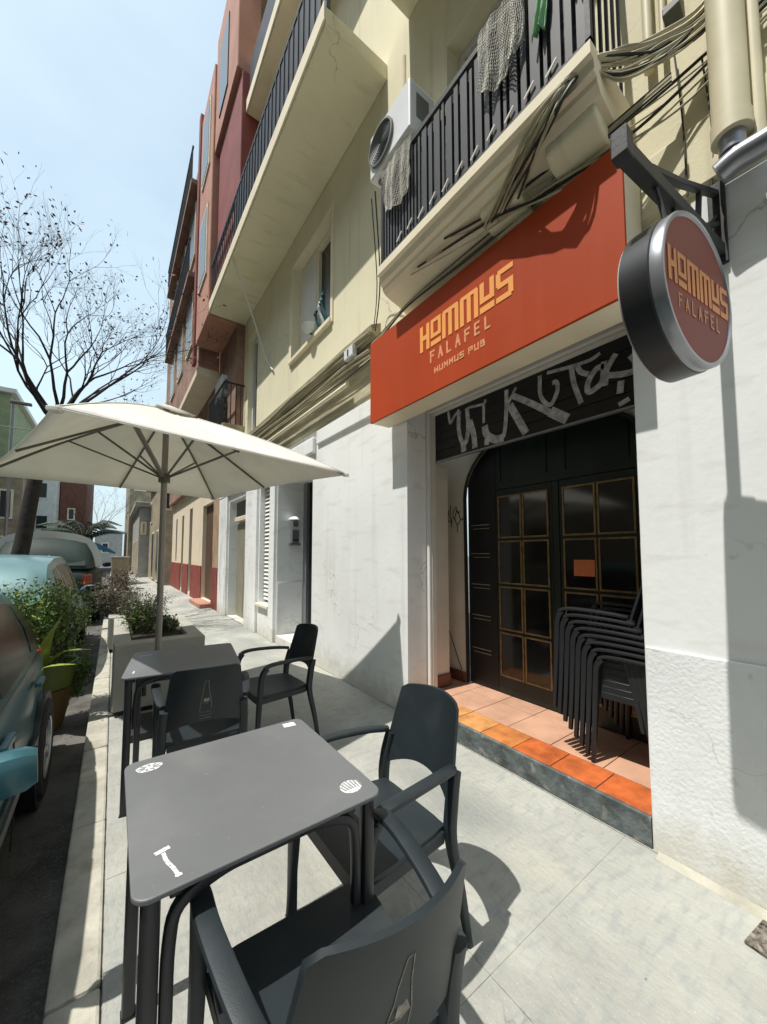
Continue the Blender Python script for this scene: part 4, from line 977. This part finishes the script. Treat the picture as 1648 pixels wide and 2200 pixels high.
# ------------------------------------------------------------------ leafy things
def leaves(mb, rng, fn, n, size, flat=.35):
    for _ in range(n):
        p = fn(rng); s = size * rng.uniform(.55, 1.3)
        d = Vector((rng.gauss(0, 1), rng.gauss(0, 1), rng.gauss(.4, .8))).normalized(); q = d.cross(Vector((rng.gauss(0, 1), rng.gauss(0, 1), rng.gauss(0, 1)))).normalized()
        mb.add([p - d * s, p + q * s * flat - d * s * .2, p + d * s, p - q * s * flat + d * s * .1], [(0, 1, 2, 3)])
def bush(name, label, cat, c, rad, h, seed, spec, stems='dry', nst=14, group=None):
    """spec: list of (material, count, leaf size, zmin, zmax, name)"""
    t = thing(name, label, cat, c, group); rng = random.Random(seed); c = Vector(c)
    tips = []
    sm_ = MB()
    for k in range(nst):
        a = rng.uniform(0, 6.28); r_ = rng.uniform(.2, 1) * rad; hh = h * rng.uniform(.6, 1.05)
        tip = c + Vector((math.cos(a) * r_, math.sin(a) * r_, hh)); b0 = c + Vector((math.cos(a) * r_ * .35, math.sin(a) * r_ * .35, 0))
        mid = b0.lerp(tip, .5) + Vector((rng.uniform(-1, 1) * rad * .12, rng.uniform(-1, 1) * rad * .12, h * .05)); tips.append((b0, mid, tip))
        sm_.tube([b0, mid, tip], .006, 5, r2=.002)
    sm_.build('stems', stems, t)
    for (mt_, cnt, ls, z0, z1, nm) in spec:
        m_ = MB()
        def fn(r):
            b0, mid, tip = r.choice(tips); v = z0 + (z1 - z0) * r.random() ** .8
            p = b0.lerp(mid, v * 2) if v < .5 else mid.lerp(tip, v * 2 - 1)
            return p + Vector((r.gauss(0, 1), r.gauss(0, 1), r.gauss(0, 1))) * rad * .16
        leaves(m_, rng, fn, cnt, ls); m_.build(nm, mt_, t)
    return t
# concrete planter (box open on top with soil)
def planter(name, label, x0, x1, y0, y1, h, wth=.13):
    t = thing(name, label, 'planter', ((x0 + x1) / 2, (y0 + y1) / 2, 0), 'concrete planters along the kerb')
    m_ = MB(); m_.box(x0, x1, y0, y0 + wth * 1.3, .05, h); m_.box(x0, x1, y1 - wth, y1, .05, h); m_.box(x0, x0 + wth, y0 + wth * 1.3, y1 - wth, .05, h); m_.box(x1 - wth, x1, y0 + wth * 1.3, y1 - wth, .05, h)
    m_.build('box', 'planter', t, bevel=.008)
    MB().box(x0 + wth, x1 - wth, y0 + wth * 1.3, y1 - wth, .1, h - .045).build('soil', 'soil', t)
    MB().box(x0 + .05, x1 - .05, y0 + .05, y1 - .05, 0, .049).build('foot', 'black', t)
    return t
planter('concrete_planter', 'large grey concrete planter just behind the rear table', .035, .76, 4.04, 5.75, .62)
bush('shrub', 'bushy shrub with dry reddish twigs growing in the large concrete planter', 'shrub', (.28, 4.85, .57), .26, .40, 21, [('leaf', 2300, .016, .1, .8, 'foliage'), ('dry', 1500, .014, .55, 1.1, 'dry_foliage')], nst=60)
bush('shrub', 'low dark green plant at the wall side of the large concrete planter', 'shrub', (.50, 4.7, .56), .13, .20, 22, [('leaf_d', 700, .02, .1, 1, 'foliage')], nst=14)
planter('concrete_planter', 'second concrete planter further down the kerb', -.02, .62, 6.7, 8.0, .50)
bush('shrub', 'brown twiggy shrub in the second planter down the kerb', 'shrub', (.05, 7.2, .45), .32, .55, 23, [('dry', 1800, .02, .2, 1.1, 'dry_foliage'), ('leaf_d', 700, .02, .1, .7, 'foliage')], nst=50)
planter('concrete_planter', 'third concrete planter, small in the distance by the kerb', -.02, .5, 10.5, 12.0, .55)
bush('shrub', 'grey-brown shrub in the distant third planter', 'shrub', (.2, 11.2, .5), .35, .5, 24, [('dry', 1000, .03, .2, 1.1, 'dry_foliage')], nst=30)
# green pot with glossy plant between the two cars
pt = thing('plant_pot', 'tall yellow-green and ochre pot at the kerb between the two parked cars', 'pot', (-.46, 4.5, -.12))
MB().disc_lathe([(.001, .36), (.20, .36), (.235, .58), (.215, .58), (.19, .40)], (-.46, 4.5, -.12), (0, 0, 1), 28).build('upper_pot', 'greenpot', pt, smooth=True)
MB().disc_lathe([(.001, 0), (.14, 0), (.215, .355), (.001, .3555)], (-.46, 4.5, -.12), (0, 0, 1), 28).build('lower_pot', 'ochre', pt, smooth=True)
bush('leafy_plant', 'bright green bushy plant overflowing the pot between the parked cars', 'plant', (-.46, 4.5, .44), .33, .64, 31, [('leaf', 5200, .022, .05, 1.08, 'foliage'), ('leaf_y', 1500, .021, .2, 1.1, 'young_foliage')], nst=75)
bush('leafy_plant', 'dark foliage hanging down the kerb side of the tall pot', 'plant', (-.27, 4.52, .12), .15, .40, 32, [('leaf', 1700, .020, .0, 1, 'foliage')], nst=26)
st_ = MB()
for (a, b, c_) in (((-.46, 4.3, .46), (-.30, 4.18, .60), (-.12, 4.10, .60)), ((-.46, 4.3, .46), (-.42, 4.2, .7), (-.32, 4.15, .92)), ((-.48, 4.3, .44), (-.36, 4.15, .50), (-.22, 4.12, .49))):
    st_.sweep(smooth_path([a, b, c_], 4), [(-.03, 0), (0, .006), (.03, 0), (0, -.002)], scales=[1, 1.3, 1.4, 1.4, 1.3, 1.1, .8, .5, .1])
tag(st_.build('broad_leaf_plant', 'leaf_y', smooth=True), 'broad pale green strap leaves lying over the front of the pot', 'plant')

# ------------------------------------------------------------------ cars
def car(label, body_m, loc, rz_deg, L=3.85, W=.82, Hh=1.40, glass_rear='glass', roof_m=None, name='parked_car', dome=0, roof_trim=False):
    t = thing(name, label, 'car', (0, 0, 0), 'cars parked along the kerb')
    k = L / 3.9; wf = W / .85; hf = Hh / 1.42
    st = [(-1.95, .36, .66, .52, .74, .80), (-1.90, .26, .76, .60, .86, .88), (-1.6, .20, .82, .60, .92, .93), (-1.0, .17, .85, .55, .91, .92), (0, .17, .855, .52, .88, .90), (.7, .17, .85, .52, .86, .88), (1.2, .17, .84, .54, .78, .84), (1.6, .20, .80, .52, .70, .76), (1.85, .26, .72, .48, .60, .66), (1.95, .36, .60, .46, .52, .56)]
    def sec(s):
        y, zl, ww, zm, zb, zt = s; ww *= wf; hz = hf
        return [(x, y * k, z * hz) for x, z in ((0, zl), (ww * .86, zl), (ww * .97, zl + .10), (ww, zm), (ww * .985, zb - .06), (ww * .93, zb), (ww * .6, zt), (0, zt + .015))]
    vs = []; n = 8
    for s in st:
        q = sec(s); vs += q + [(-x, y, z) for x, y, z in q[1:-1]][::-1]
    m = 14; fs = []
    for i in range(len(st) - 1):
        for j in range(m): fs.append((i * m + j, i * m + (j + 1) % m, (i + 1) * m + (j + 1) % m, (i + 1) * m + j))
    fs += [tuple(range(m)), tuple((len(st) - 1) * m + j for j in range(m))[::-1]]
    body = MB().add(vs, fs).build('body', body_m, t, smooth=True, ang=50, subd=1)
    # greenhouse
    gh = [(-1.86, .70, .90, .66, .92), (-1.70, .74, .92, .62, 1.14), (-1.45, .77, .92, .60, 1.33), (-1.0, .79, .91, .61, 1.405), (-.3, .80, .90, .62, 1.42), (.3, .80, .88, .61, 1.375), (.6, .79, .87, .60, 1.27), (.95, .77, .86, .64, 1.03), (1.22, .72, .85, .68, .87)]
    def gi(y):
        for a, b in zip(gh, gh[1:]):
            if a[0] <= y <= b[0]:
                q = (y - a[0]) / (b[0] - a[0]); return [a[i] + (b[i] - a[i]) * q for i in range(5)]
        return list(gh[0] if y < gh[0][0] else gh[-1])
    def gp(y, v, s, off=0):
        _, wb_, zb_, wt_, zt_ = gi(y); bul = .03 * math.sin(math.pi * v)
        return (s * (((wb_ + (wt_ - wb_) * v) + bul) * wf + off), y * k, (zb_ + (zt_ - zb_) * v) * hf)
    vs = []; rows = [0, .25, .5, .75, 1]
    for g in gh:
        y = g[0]; r_ = [gp(y, v, 1) for v in rows]; top = [(g[3] * wf * q, y * k, (g[4] + (.03 + dome) * (1 - q * q)) * hf) for q in (.7, .35, 0)]
        vs += r_ + top + [(-x, a, b) for x, a, b in (r_ + top[:-1])][::-1]
    m = 15; fs = []
    for i in range(len(gh) - 1):
        for j in range(m - 1): fs.append((i * m + j, i * m + j + 1, (i + 1) * m + j + 1, (i + 1) * m + j))
    fs += [tuple(range(m)), tuple((len(gh) - 1) * m + j for j in range(m))[::-1]]
    MB().add(vs, fs).build('cabin', roof_m or body_m, t, smooth=True, ang=45)
    def pane(name, ys, s, v0=.08, v1=.84, mt_='glass', cut=None):
        mb = MB(); N = 8; vv = []
        for i in range(N + 1):
            y = ys[0] + (ys[1] - ys[0]) * i / N; vtop = v1 if not cut else v1 * cut(i / N)
            for v in (v0, v0 + (vtop - v0) * .5, vtop): vv.append(gp(y, v, s, .006))
        mb.add(vv, [(i * 3 + j, (i + 1) * 3 + j, (i + 1) * 3 + j + 1, i * 3 + j + 1) for i in range(N) for j in range(2)])
        return mb.build(name, mt_, t, smooth=True)
    for s in (-1, 1):
        pane('side_window', (-.25, .78), s, cut=lambda u: 1 - .12 * max(0, u - .6)); pane('side_window', (-1.12, -.32), s); pane('quarter_window', (-1.62, -1.2), s, v0=.12, cut=lambda u: .45 + .55 * min(1, u * 1.8))
    def cross(name, y0, z0, w0, y1, z1, w1, mt_, bow):
        mb = MB(); N = 10; vv = []
        for j in range(5):
            q = j / 4
            for i in range(N + 1):
                u = -1 + 2 * i / N; ww = (w0 + (w1 - w0) * q) * wf
                vv.append((u * ww, (y0 + (y1 - y0) * q) * k - bow * u * u, (z0 + (z1 - z0) * q) * hf))
        mb.add(vv, [(j * (N + 1) + i, j * (N + 1) + i + 1, (j + 1) * (N + 1) + i + 1, (j + 1) * (N + 1) + i) for j in range(4) for i in range(N)]); return mb.build(name, mt_, t, smooth=True)
    cross('rear_window', -1.90, .955, .62, -1.50, 1.31, .56, glass_rear, -.03)
    cross('windscreen', 1.20, .90, .66, .62, 1.30, .57, 'glass', .04)
    for sx in (-1, 1):
        for yy_ in (-1.22, 1.22):
            cw = (sx * .80 * wf, yy_ * k, .30)
            wo_ = MB().disc_lathe([(.345, -.02), (.345, .062 * 1), (.001, .062)], cw, (sx, 0, 0), 40).build('wheel_arch', 'black', t)
            w_ = thing_part('wheel', t)
            MB().disc_lathe([(.18, .03), (.20, .075), (.28, .080), (.298, .065), (.30, .02), (.30, -.12), (.2, -.13)], cw, (sx, 0, 0), 40).build('tyre', 'rubber', w_, smooth=True)
            rm = MB(); rm.disc_lathe([(.185, .078), (.175, .074), (.165, .045), (.001, .04)], cw, (sx, 0, 0), 40)
            for q in range(5):
                a = 2 * math.pi * q / 5; d = Vector((0, math.cos(a), math.sin(a))); c0 = Vector(cw) + Vector((sx * .062, 0, 0))
                rm.sweep([c0 + d * .02, c0 + d * .172], rect_prof(.035, .02), up=(1, 0, 0))
            rm.build('rim', 'rim', w_, smooth=True)
        MB().add([], []) 
        mr = MB(); mr.sweep(smooth_path([(sx * .80 * wf, .42 * k, .90 * hf), (sx * .88 * wf, .43 * k, .92 * hf), (sx * 1.02 * wf, .42 * k, .93 * hf)], 4), round_prof(.10, .13, .035), scales=[.25, .25, .35, .6, .85, 1.0, 1.0, .95, .75], up=(0, 0, 1))
        MB().obox((sx * .955 * wf, .425 * k - .052, .93 * hf), (.11, .006, .085)).build('mirror_glass', 'glass', t, bevel=.002)
        mr.build('wing_mirror', body_m, t, smooth=True)
        MB().obox((sx * .852 * wf, -.16 * k, .80 * hf), (.03, .17, .028)).build('door_handle', body_m, t, bevel=.006); MB().obox((sx * .852 * wf, -1.0 * k, .82 * hf), (.03, .15, .028)).build('door_handle', body_m, t, bevel=.006)
        MB().sweep([(sx * .862 * wf, -.9 * k, .50 * hf), (sx * .872 * wf, 0, .49 * hf), (sx * .866 * wf, .85 * k, .49 * hf)], rect_prof(.012, .05)).build('side_trim', 'black', t)
        sl = MB()
        for yy_ in (-1.14, -.28, .80): sl.sweep([(sx * .862 * wf, yy_ * k, .26 * hf), (sx * .868 * wf, yy_ * k, .52 * hf), (sx * .85 * wf, yy_ * k, .80 * hf)], rect_prof(.006, .004), up=(0, 1, 0))
        sl.build('door_gap', 'black', t)
        MB().obox((sx * .66 * wf, -1.90 * k, .72 * hf), (.16, .08, .24), Matrix.Rotation(R(12 * sx), 3, 'Z')).build('tail_light', 'lamp_r', t, bevel=.02)
        MB().obox((sx * .58 * wf, 1.84 * k, .58 * hf), (.26, .14, .13), Matrix.Rotation(R(-16 * sx), 3, 'Z')).build('headlight', 'lamp_w', t, bevel=.03)
    MB().box(-.72 * wf, .72 * wf, -1.99 * k, -1.88 * k, .30, .52).build('rear_bumper', body_m, t, bevel=.04)
    MB().box(-.66 * wf, .66 * wf, 1.88 * k, 2.0 * k, .26, .44).build('front_bumper', body_m, t, bevel=.04)
    MB().box(-.25, .25, -2.0 * k - .004, -1.992 * k, .56, .66).build('blank_plate', 'slat', t)
    if roof_trim:
        yq = -1.46; P_ = [gp(yq, v, 1, .01) for v in (0, .3, .6, .9)]; g_ = gi(yq)
        P_ += [(g_[3] * wf * q, yq * k, (g_[4] + (.035 + dome) * (1 - q * q)) * hf + .012) for q in (.8, .4, 0)]
        P_ = P_ + [(-x, a, b) for x, a, b in P_[:-1]][::-1]
        MB().sweep(smooth_path(P_, 3), rect_prof(.24, .03), up=(0, 1, 0)).build('roof_trim', 'silver', t, smooth=True)
        MB().box(-.09, .09, -1.95 * k, -1.50 * k, .93 * hf, .95 * hf).build('tailgate_ledge', 'silver', t)
        MB().sweep([(0, -1.925 * k, .96 * hf), (0, -1.52 * k, 1.33 * hf)], rect_prof(.16, .03)).build('rear_post', 'greymetal', t)
    t.location = loc; t.rotation_euler = (0, 0, R(rz_deg)); return t
def thing_part(name, parent):
    o = bpy.data.objects.new(name, None); COL.objects.link(o); o.parent = parent; o.empty_display_size = .05; return o
car('dark teal hatchback parked at the kerb in the left foreground, facing the camera', 'teal', (-1.13, 2.05, -.12), 180, L=3.95, W=.80, Hh=1.34)
car('pale teal hatchback parked beyond the potted plant with its back to the camera', 'paleteal', (-1.18, 7.25, -.12), 0, L=3.9, W=.80, Hh=1.50, glass_rear='reflection_glass')
v3 = car('dark green van with a pale domed roof, third car down the kerb', 'darkgreen', (-1.15, 12.3, -.12), 0, L=4.2, W=.92, Hh=1.92, glass_rear='vanpanel', roof_m='darkgreen', dome=.05, roof_trim=True)

# ------------------------------------------------------------------ bare street tree
def tree(label, base, fork, seed, spread, height, trunk_r, levels=5, nlimb=8, leafn=900, group=None, lean_r=0.0, name='bare_tree', red=True, bias=(0, 0)):
    t = thing(name, label, 'tree', base, group); rng = random.Random(seed); base = Vector(base); fork = Vector(fork)
    tr = MB(); tr.tube(smooth_path([base, base.lerp(fork, .35) + Vector((.05, 0, 0)), base.lerp(fork, .7) + Vector((-.04, 0, 0)), fork], 5), trunk_r, 12, r2=trunk_r * .62)
    tr.build('trunk', 'bark', t, smooth=True)
    limbs = MB(); twigs = MB(); tips = []
    def grow(p, d, L, r, lv):
        n = 4; pts = [p]; q = p.copy(); dd = d.copy()
        for i in range(n):
            dd = (dd + Vector((rng.gauss(0, .13), rng.gauss(0, .13), rng.gauss(.03, .07)))).normalized(); q = q + dd * L / n; pts.append(q.copy())
        (limbs if r > .012 else twigs).tube(pts, r, 6 if r > .012 else 4, r2=r * .55)
        if lv == 0: tips.extend(pts[2:]); return
        k = rng.choice((2, 2, 3)) if lv > 1 else 3
        for c_ in range(k):
            at = pts[-1] if c_ < 2 else pts[rng.randint(1, 3)]
            ax = Vector((rng.gauss(0, 1), rng.gauss(0, 1), rng.gauss(0, .5))); nd = (dd + ax.normalized() * rng.uniform(.25, .62)).normalized()
            if nd.z < .1: nd.z = rng.uniform(.05, .35); nd.normalize()
            grow(at, nd, L * rng.uniform(.62, .86), r * .56, lv - 1)
    for i in range(nlimb):
        a = 2 * math.pi * (i + rng.uniform(-.3, .3)) / nlimb; el = rng.uniform(.25, 1.0) * spread
        d = Vector((math.cos(a) * el + bias[0], math.sin(a) * el + bias[1], 1)).normalized()
        grow(fork + Vector((0, 0, -.25 * rng.random())), d, height * .30 * rng.uniform(.8, 1.1), trunk_r * .24, levels)
    limbs.build('limbs', 'bark', t, smooth=True); twigs.build('twigs', 'bark', t)
    lf = MB(); rl_ = MB()
    leaves(lf, rng, lambda r: r.choice(tips) + Vector((r.gauss(0, .1), r.gauss(0, .1), r.gauss(0, .1))), leafn, .032, .5)
    lf.build('seed_pods', 'seed', t)
    if red:
        zt = sorted(p.z for p in tips)[int(len(tips) * .8)]; hi = [p for p in tips if p.z > zt]
        leaves(rl_, rng, lambda r: r.choice(hi) + Vector((r.gauss(0, .08), r.gauss(0, .08), r.gauss(0, .08))), 110, .04, .45); rl_.build('red_leaves', 'redleaf', t)
    return t
tree('bare spreading street tree with dark pods and a few red leaves, rising behind the parasol', (-1.62, 8.9, -.16), (-.93, 9.0, 4.0), 5, 1.15, 3.55, .135, levels=6, nlimb=11, leafn=1100)
tree('small bare tree far down the street in front of the brick building', (-1.3, 34, -.16), (-1.3, 34, 2.6), 8, .8, 4.5, .12, levels=4, nlimb=6, leafn=100, red=False)

# palm
pm = thing('palm', 'dark green low palm with arching fronds behind the parked cars', 'palm', (-1.1, 22, -.12))
MB().tube([(-1.1, 22, -.12), (-1.1, 22, 2.2)], .16, 10, r2=.12).build('trunk', 'bark', pm, smooth=True)
rg = random.Random(4)
for i in range(16):
    a = 2 * math.pi * i / 16 + rg.uniform(-.15, .15); d = Vector((math.cos(a), math.sin(a), 0)); up_ = rg.uniform(.5, 1.3); Lf = rg.uniform(1.3, 1.7)
    pts = smooth_path([Vector((-1.1, 22, 2.15)), Vector((-1.1, 22, 2.15)) + d * Lf * .5 + Vector((0, 0, up_ * .7)), Vector((-1.1, 22, 2.15)) + d * Lf + Vector((0, 0, up_ * .55))], 8)
    mb = MB(); mb.tube(pts, .025, 5, r2=.006)
    for j, p in enumerate(pts[2:]):
        sd_ = d.cross(Vector((0, 0, 1)))
        for s in (-1, 1):
            for q in (0, .5):
                pp_ = p + d * q * .1; l_ = .42 * math.sin(math.pi * min(1, (j + 1.5) / 16))+ .1
                mb.add([pp_, pp_ + d * .10, pp_ + sd_ * s * l_ * .8 + d * .16 + Vector((0, 0, -.35 * l_))], [(0, 1, 2)])
    mb.build('frond', 'palm', pm)

# ------------------------------------------------------------------ buildings down the street
pk = thing('pink_building', 'salmon pink apartment house with red plinth and red downpipe next to the yellow one', 'building', (WX, 14, 0))
wall_x(WX, 9.96, 19.4, 0, 3.6, [(10.75, 12.25, .12, 2.85, .12), (14.1, 14.7, .1, 3.0, .15), (16.0, 16.5, .1, 2.9, .15), (17.8, 18.2, 1.1, 2.9, .15)]).build('ground_floor_wall', 'cream', pk)
for (a, b) in ((9.97, 10.74), (12.26, 14.09), (14.71, 15.99), (16.51, 19.38)): MB().box(WX - .03, WX, a, b, 0, 1.06).build('red_plinth', 'red', pk, bevel=.006)
MB().box(WX - .02, WX, 9.97, 10.70, 1.065, 3.0).build('tile_cladding', 'tan', pk)
MB().box(WX + .10, WX + .12, 10.76, 12.24, .12, 2.84).build('brown_door', 'door_br', pk)
MB().box(WX + .13, WX + .15, 14.1, 18.3, .1, 3.0).build('dark_doors', 'black', pk)
MB().box(WX - .3, WX, 10.7, 12.3, 0, .11).build('door_step', 'pink', pk, bevel=.01)
MB().prism([(1.40, 6.34), (2.149, 6.34), (2.149, 12.0), (1.40, 12.0)], 'y', 8.12, 9.55).build('bay', 'pink', pk, bevel=.02)
MB().box(1.98, 2.149, 8.1, 19.4, 3.6, 12.0).build('upper_wall', 'brownpink', pk)
MB().prism([(1.50, 5.9), (1.98, 5.9), (1.98, 11.9), (1.50, 11.9)], 'y', 9.78, 17.0).build('bay', 'brownpink', pk, bevel=.02)
MB().box(1.47, 1.98, 9.60, 17.2, 5.72, 5.895).build('bay_soffit', 'cream', pk, bevel=.01)
MB().box(1.36, 1.44, 9.56, 9.74, 5.9, 12.3).build('red_pipe', 'red', pk, bevel=.02)
for z in (6.9, 9.4):
    for y in (10.6, 12.4, 14.2):
        f_ = MB().box(1.455, 1.499, y, y + 1.0, z, z + 1.5).build('window', 'fascia', pk); MB().box(1.448, 1.454, y + .08, y + .92, z + .08, z + 1.42).build('pane', 'darkwin', f_)
for z in (8.6, 11.1):
    o_ = MB().box(1.28, 1.499, 10.2, 15.6, z - .12, z).build('balcony', 'brownpink', pk); mb = MB(); y = 10.25
    while y < 15.6: mb.box(1.29, 1.31, y, y + .03, z + .001, z + .85); y += .18
    mb.box(1.28, 1.32, 10.2, 15.6, z + .851, z + .89); mb.build('railing', 'iron', o_)
for z in (7.4, 9.9):
    f_ = MB().box(1.37, 1.399, 8.35, 9.2, z, z + 1.6).build('window', 'fascia', pk); MB().box(1.362, 1.369, 8.42, 9.13, z + .07, z + 1.53).build('pane', 'darkwin', f_)
MB().box(1.44, 1.84, 6.33, 8.11, 9.905, 12.5).build('upper_bay', 'pink', pk, bevel=.02)
MB().box(1.42, 1.439, 7.0, 7.7, 10.3, 11.8).build('window', 'darkwin', pk)
bush('balcony_plants', 'green plants and dark pots crowding the small far balcony', 'plant', (1.92, 8.9, 4.15), .16, .9, 41, [('leaf_d', 700, .035, .1, 1, 'foliage')], nst=18)

def block(name, label, x0, x1, y0, y1, h, m, wins, wm='darkwin', face='x', roof=None, frame='fascia', z0=-.16):
    """plain block with window parts; wins: (face, a0, a1, z0, z1) face 'W' = street side at x0, 'S' = side facing the camera at y0, 'E' = x1"""
    b = thing(name, label, 'building', ((x0 + x1) / 2, (y0 + y1) / 2, 0))
    MB().box(x0, x1, y0, y1, z0, h).build('wall', m, b, bevel=.03)
    for (fc, a, c_, za, zb) in wins:
        if fc == 'S': f_ = MB().box(a, c_, y0 - .05, y0, za, zb); p_ = MB().box(a + .1, c_ - .1, y0 - .065, y0 - .051, za + .1, zb - .1)
        elif fc == 'W': f_ = MB().box(x0 - .05, x0, a, c_, za, zb); p_ = MB().box(x0 - .065, x0 - .051, a + .1, c_ - .1, za + .1, zb - .1)
        else: f_ = MB().box(x1, x1 + .05, a, c_, za, zb); p_ = MB().box(x1 + .051, x1 + .065, a + .1, c_ - .1, za + .1, zb - .1)
        fo = f_.build('window', frame, b); p_.build('pane', wm, fo)
    if roof: MB().box(x0 - .25, x1 + .25, y0 - .25, y1 + .25, h, h + .3).build('roof_edge', roof, b, bevel=.03)
    return b
block('stone_house', 'tan stone house beyond the pink building, with grey shop front', 1.75, 7, 19.5, 27, 5.2, 'stone', [('W', 20.5, 21.6, .1, 2.6), ('W', 23, 24.2, .1, 2.6), ('W', 25, 26, 3.2, 4.4), ('S', 1.78, 2.1, 3.4, 4.6)], roof='grey')
block('grey_house', 'low grey house with flat roof further down the right side of the street', 1.2, 8, 27.2, 36, 4.3, 'grey', [('W', 28, 29, .1, 2.3), ('W', 31, 33, .1, 2.3), ('S', 1.3, 1.6, 2.6, 3.4)], wm='tan', roof='grey')
block('tan_block', 'taller tan building with small dark openings at the end of the right side', .9, 9, 36.5, 50, 8.6, 'stone', [('S', 1.2, 2.2, 6.6, 6.9), ('S', 1.2, 2.2, 7.2, 7.5), ('S', 2.9, 3.7, 6.9, 7.2), ('S', 4.5, 5.5, 6, 7.8), ('W', 38, 40, 5, 7), ('W', 43, 45, 5, 7)])
block('brick_building', 'dark red brick building seen under the left side of the parasol', -3.7, -2.0, 40, 52, 9.5, 'brick', [('S', -3.2, -2.7, 4.2, 5.2)], roof='brick')
block('white_apartment_house', 'white apartment house with framed windows left of the brick building', -6.4, -3.75, 38, 50, 8.6, 'whiteb', [('S', -5.7, -5.0, 5.6, 6.9), ('S', -4.9, -4.2, 5.6, 6.9), ('S', -5.9, -5.1, 3.2, 4.4), ('S', -4.9, -4.1, 3.2, 4.4), ('S', -6.0, -5.4, .2, 2.2), ('S', -4.8, -4.2, .2, 2.2)], roof='grey', frame='whiteb')
block('grey_house', 'low grey street house behind the palm on the left', -6.6, -2.6, 33, 37.5, 3.1, 'grey', [('S', -6.2, -5.5, .3, 2.2), ('S', -5.0, -4.2, .3, 2.2), ('S', -3.7, -3.0, .3, 2.2)])
block('green_house', 'lime green rendered building with white trim at the left edge above the parasol', -9.8, -5.5, 32, 46, 11.4, 'limeb', [('S', -6.9, -6.2, 8.6, 10.3), ('E', 34, 36, 5, 7), ('E', 39, 41, 5, 7)], roof='whiteb', frame='whiteb')
block('shop_row', 'tall tan row of houses across the street, outside the left edge', -14, -8.4, -22, 42, 15, 'stone', [('E', a, a + 1.3, z, z + 1.8) for a in range(-20, 41, 4) for z in (.9, 4.2, 7.5, 10.8)], roof='grey')
block('tan_house', 'low tan house with dark windows in front of the green building at the left edge', -10, -4.15, 28, 31.8, 5.7, 'stone', [('S', -5.1, -4.5, 3.3, 4.9), ('S', -5.1, -4.5, .3, 2.4)], roof='grey')
block('far_house', 'pale house closing the far end of the street', -2.2, 1.0, 66, 74, 4.5, 'grey', [('S', -1.4, -.6, 1.6, 3.0)])
# blue awning and kiosk at the kerb
ba = thing('blue_awning', 'blue rounded awning beside the dark van', 'awning', (-.35, 16, 0))
aw_ = MB(); aw_.prism([(-.9 + .95 * (i / 8), 1.85 - .38 * (i / 8) ** 2) for i in range(9)] + [(.05, 1.41), (-.9, 1.75)], 'y', 15, 16.2); aw_.build('canopy', 'blue', ba, smooth=True)
MB().tube([(-.8, 15.6, -.12), (-.8, 15.6, 1.8)], .04, 8).build('post', 'iron', ba)
kk = thing('utility_cabinet', 'stone-grey street cabinet at the kerb beyond the planters', 'cabinet', (.2, 18, 0))
MB().box(-.05, .5, 18, 18.7, 0, 1.25).build('body', 'stone', kk, bevel=.02); MB().box(-.08, .53, 17.97, 18.73, 1.251, 1.32).build('lid', 'grey', kk, bevel=.01)
# street lamp post at left edge
lp_ = thing('street_lamp', 'slim pale street lamp by the green building at the left edge', 'lamp', (-3.2, 19, -.12))
MB().tube([(-3.2, 19, -.12), (-3.2, 19, 7.0)], .06, 10, r2=.04).build('post', 'greymetal', lp_, smooth=True); MB().obox((-3.0, 19, 7.05), (.6, .16, .1)).build('lamp_head', 'acgrey', lp_, bevel=.02)
# overhead wire
ow = MB(); ow.tube(smooth_path([(-6, 14, 5.2), (-3, 13.5, 4.75), (-.5, 13, 4.7), (2.1, 12.5, 5.0)], 6), .012, 5)
tag(ow.build('overhead_wire', 'cable_b', smooth=True), 'thin overhead wire crossing the street in front of the tree', 'wire')
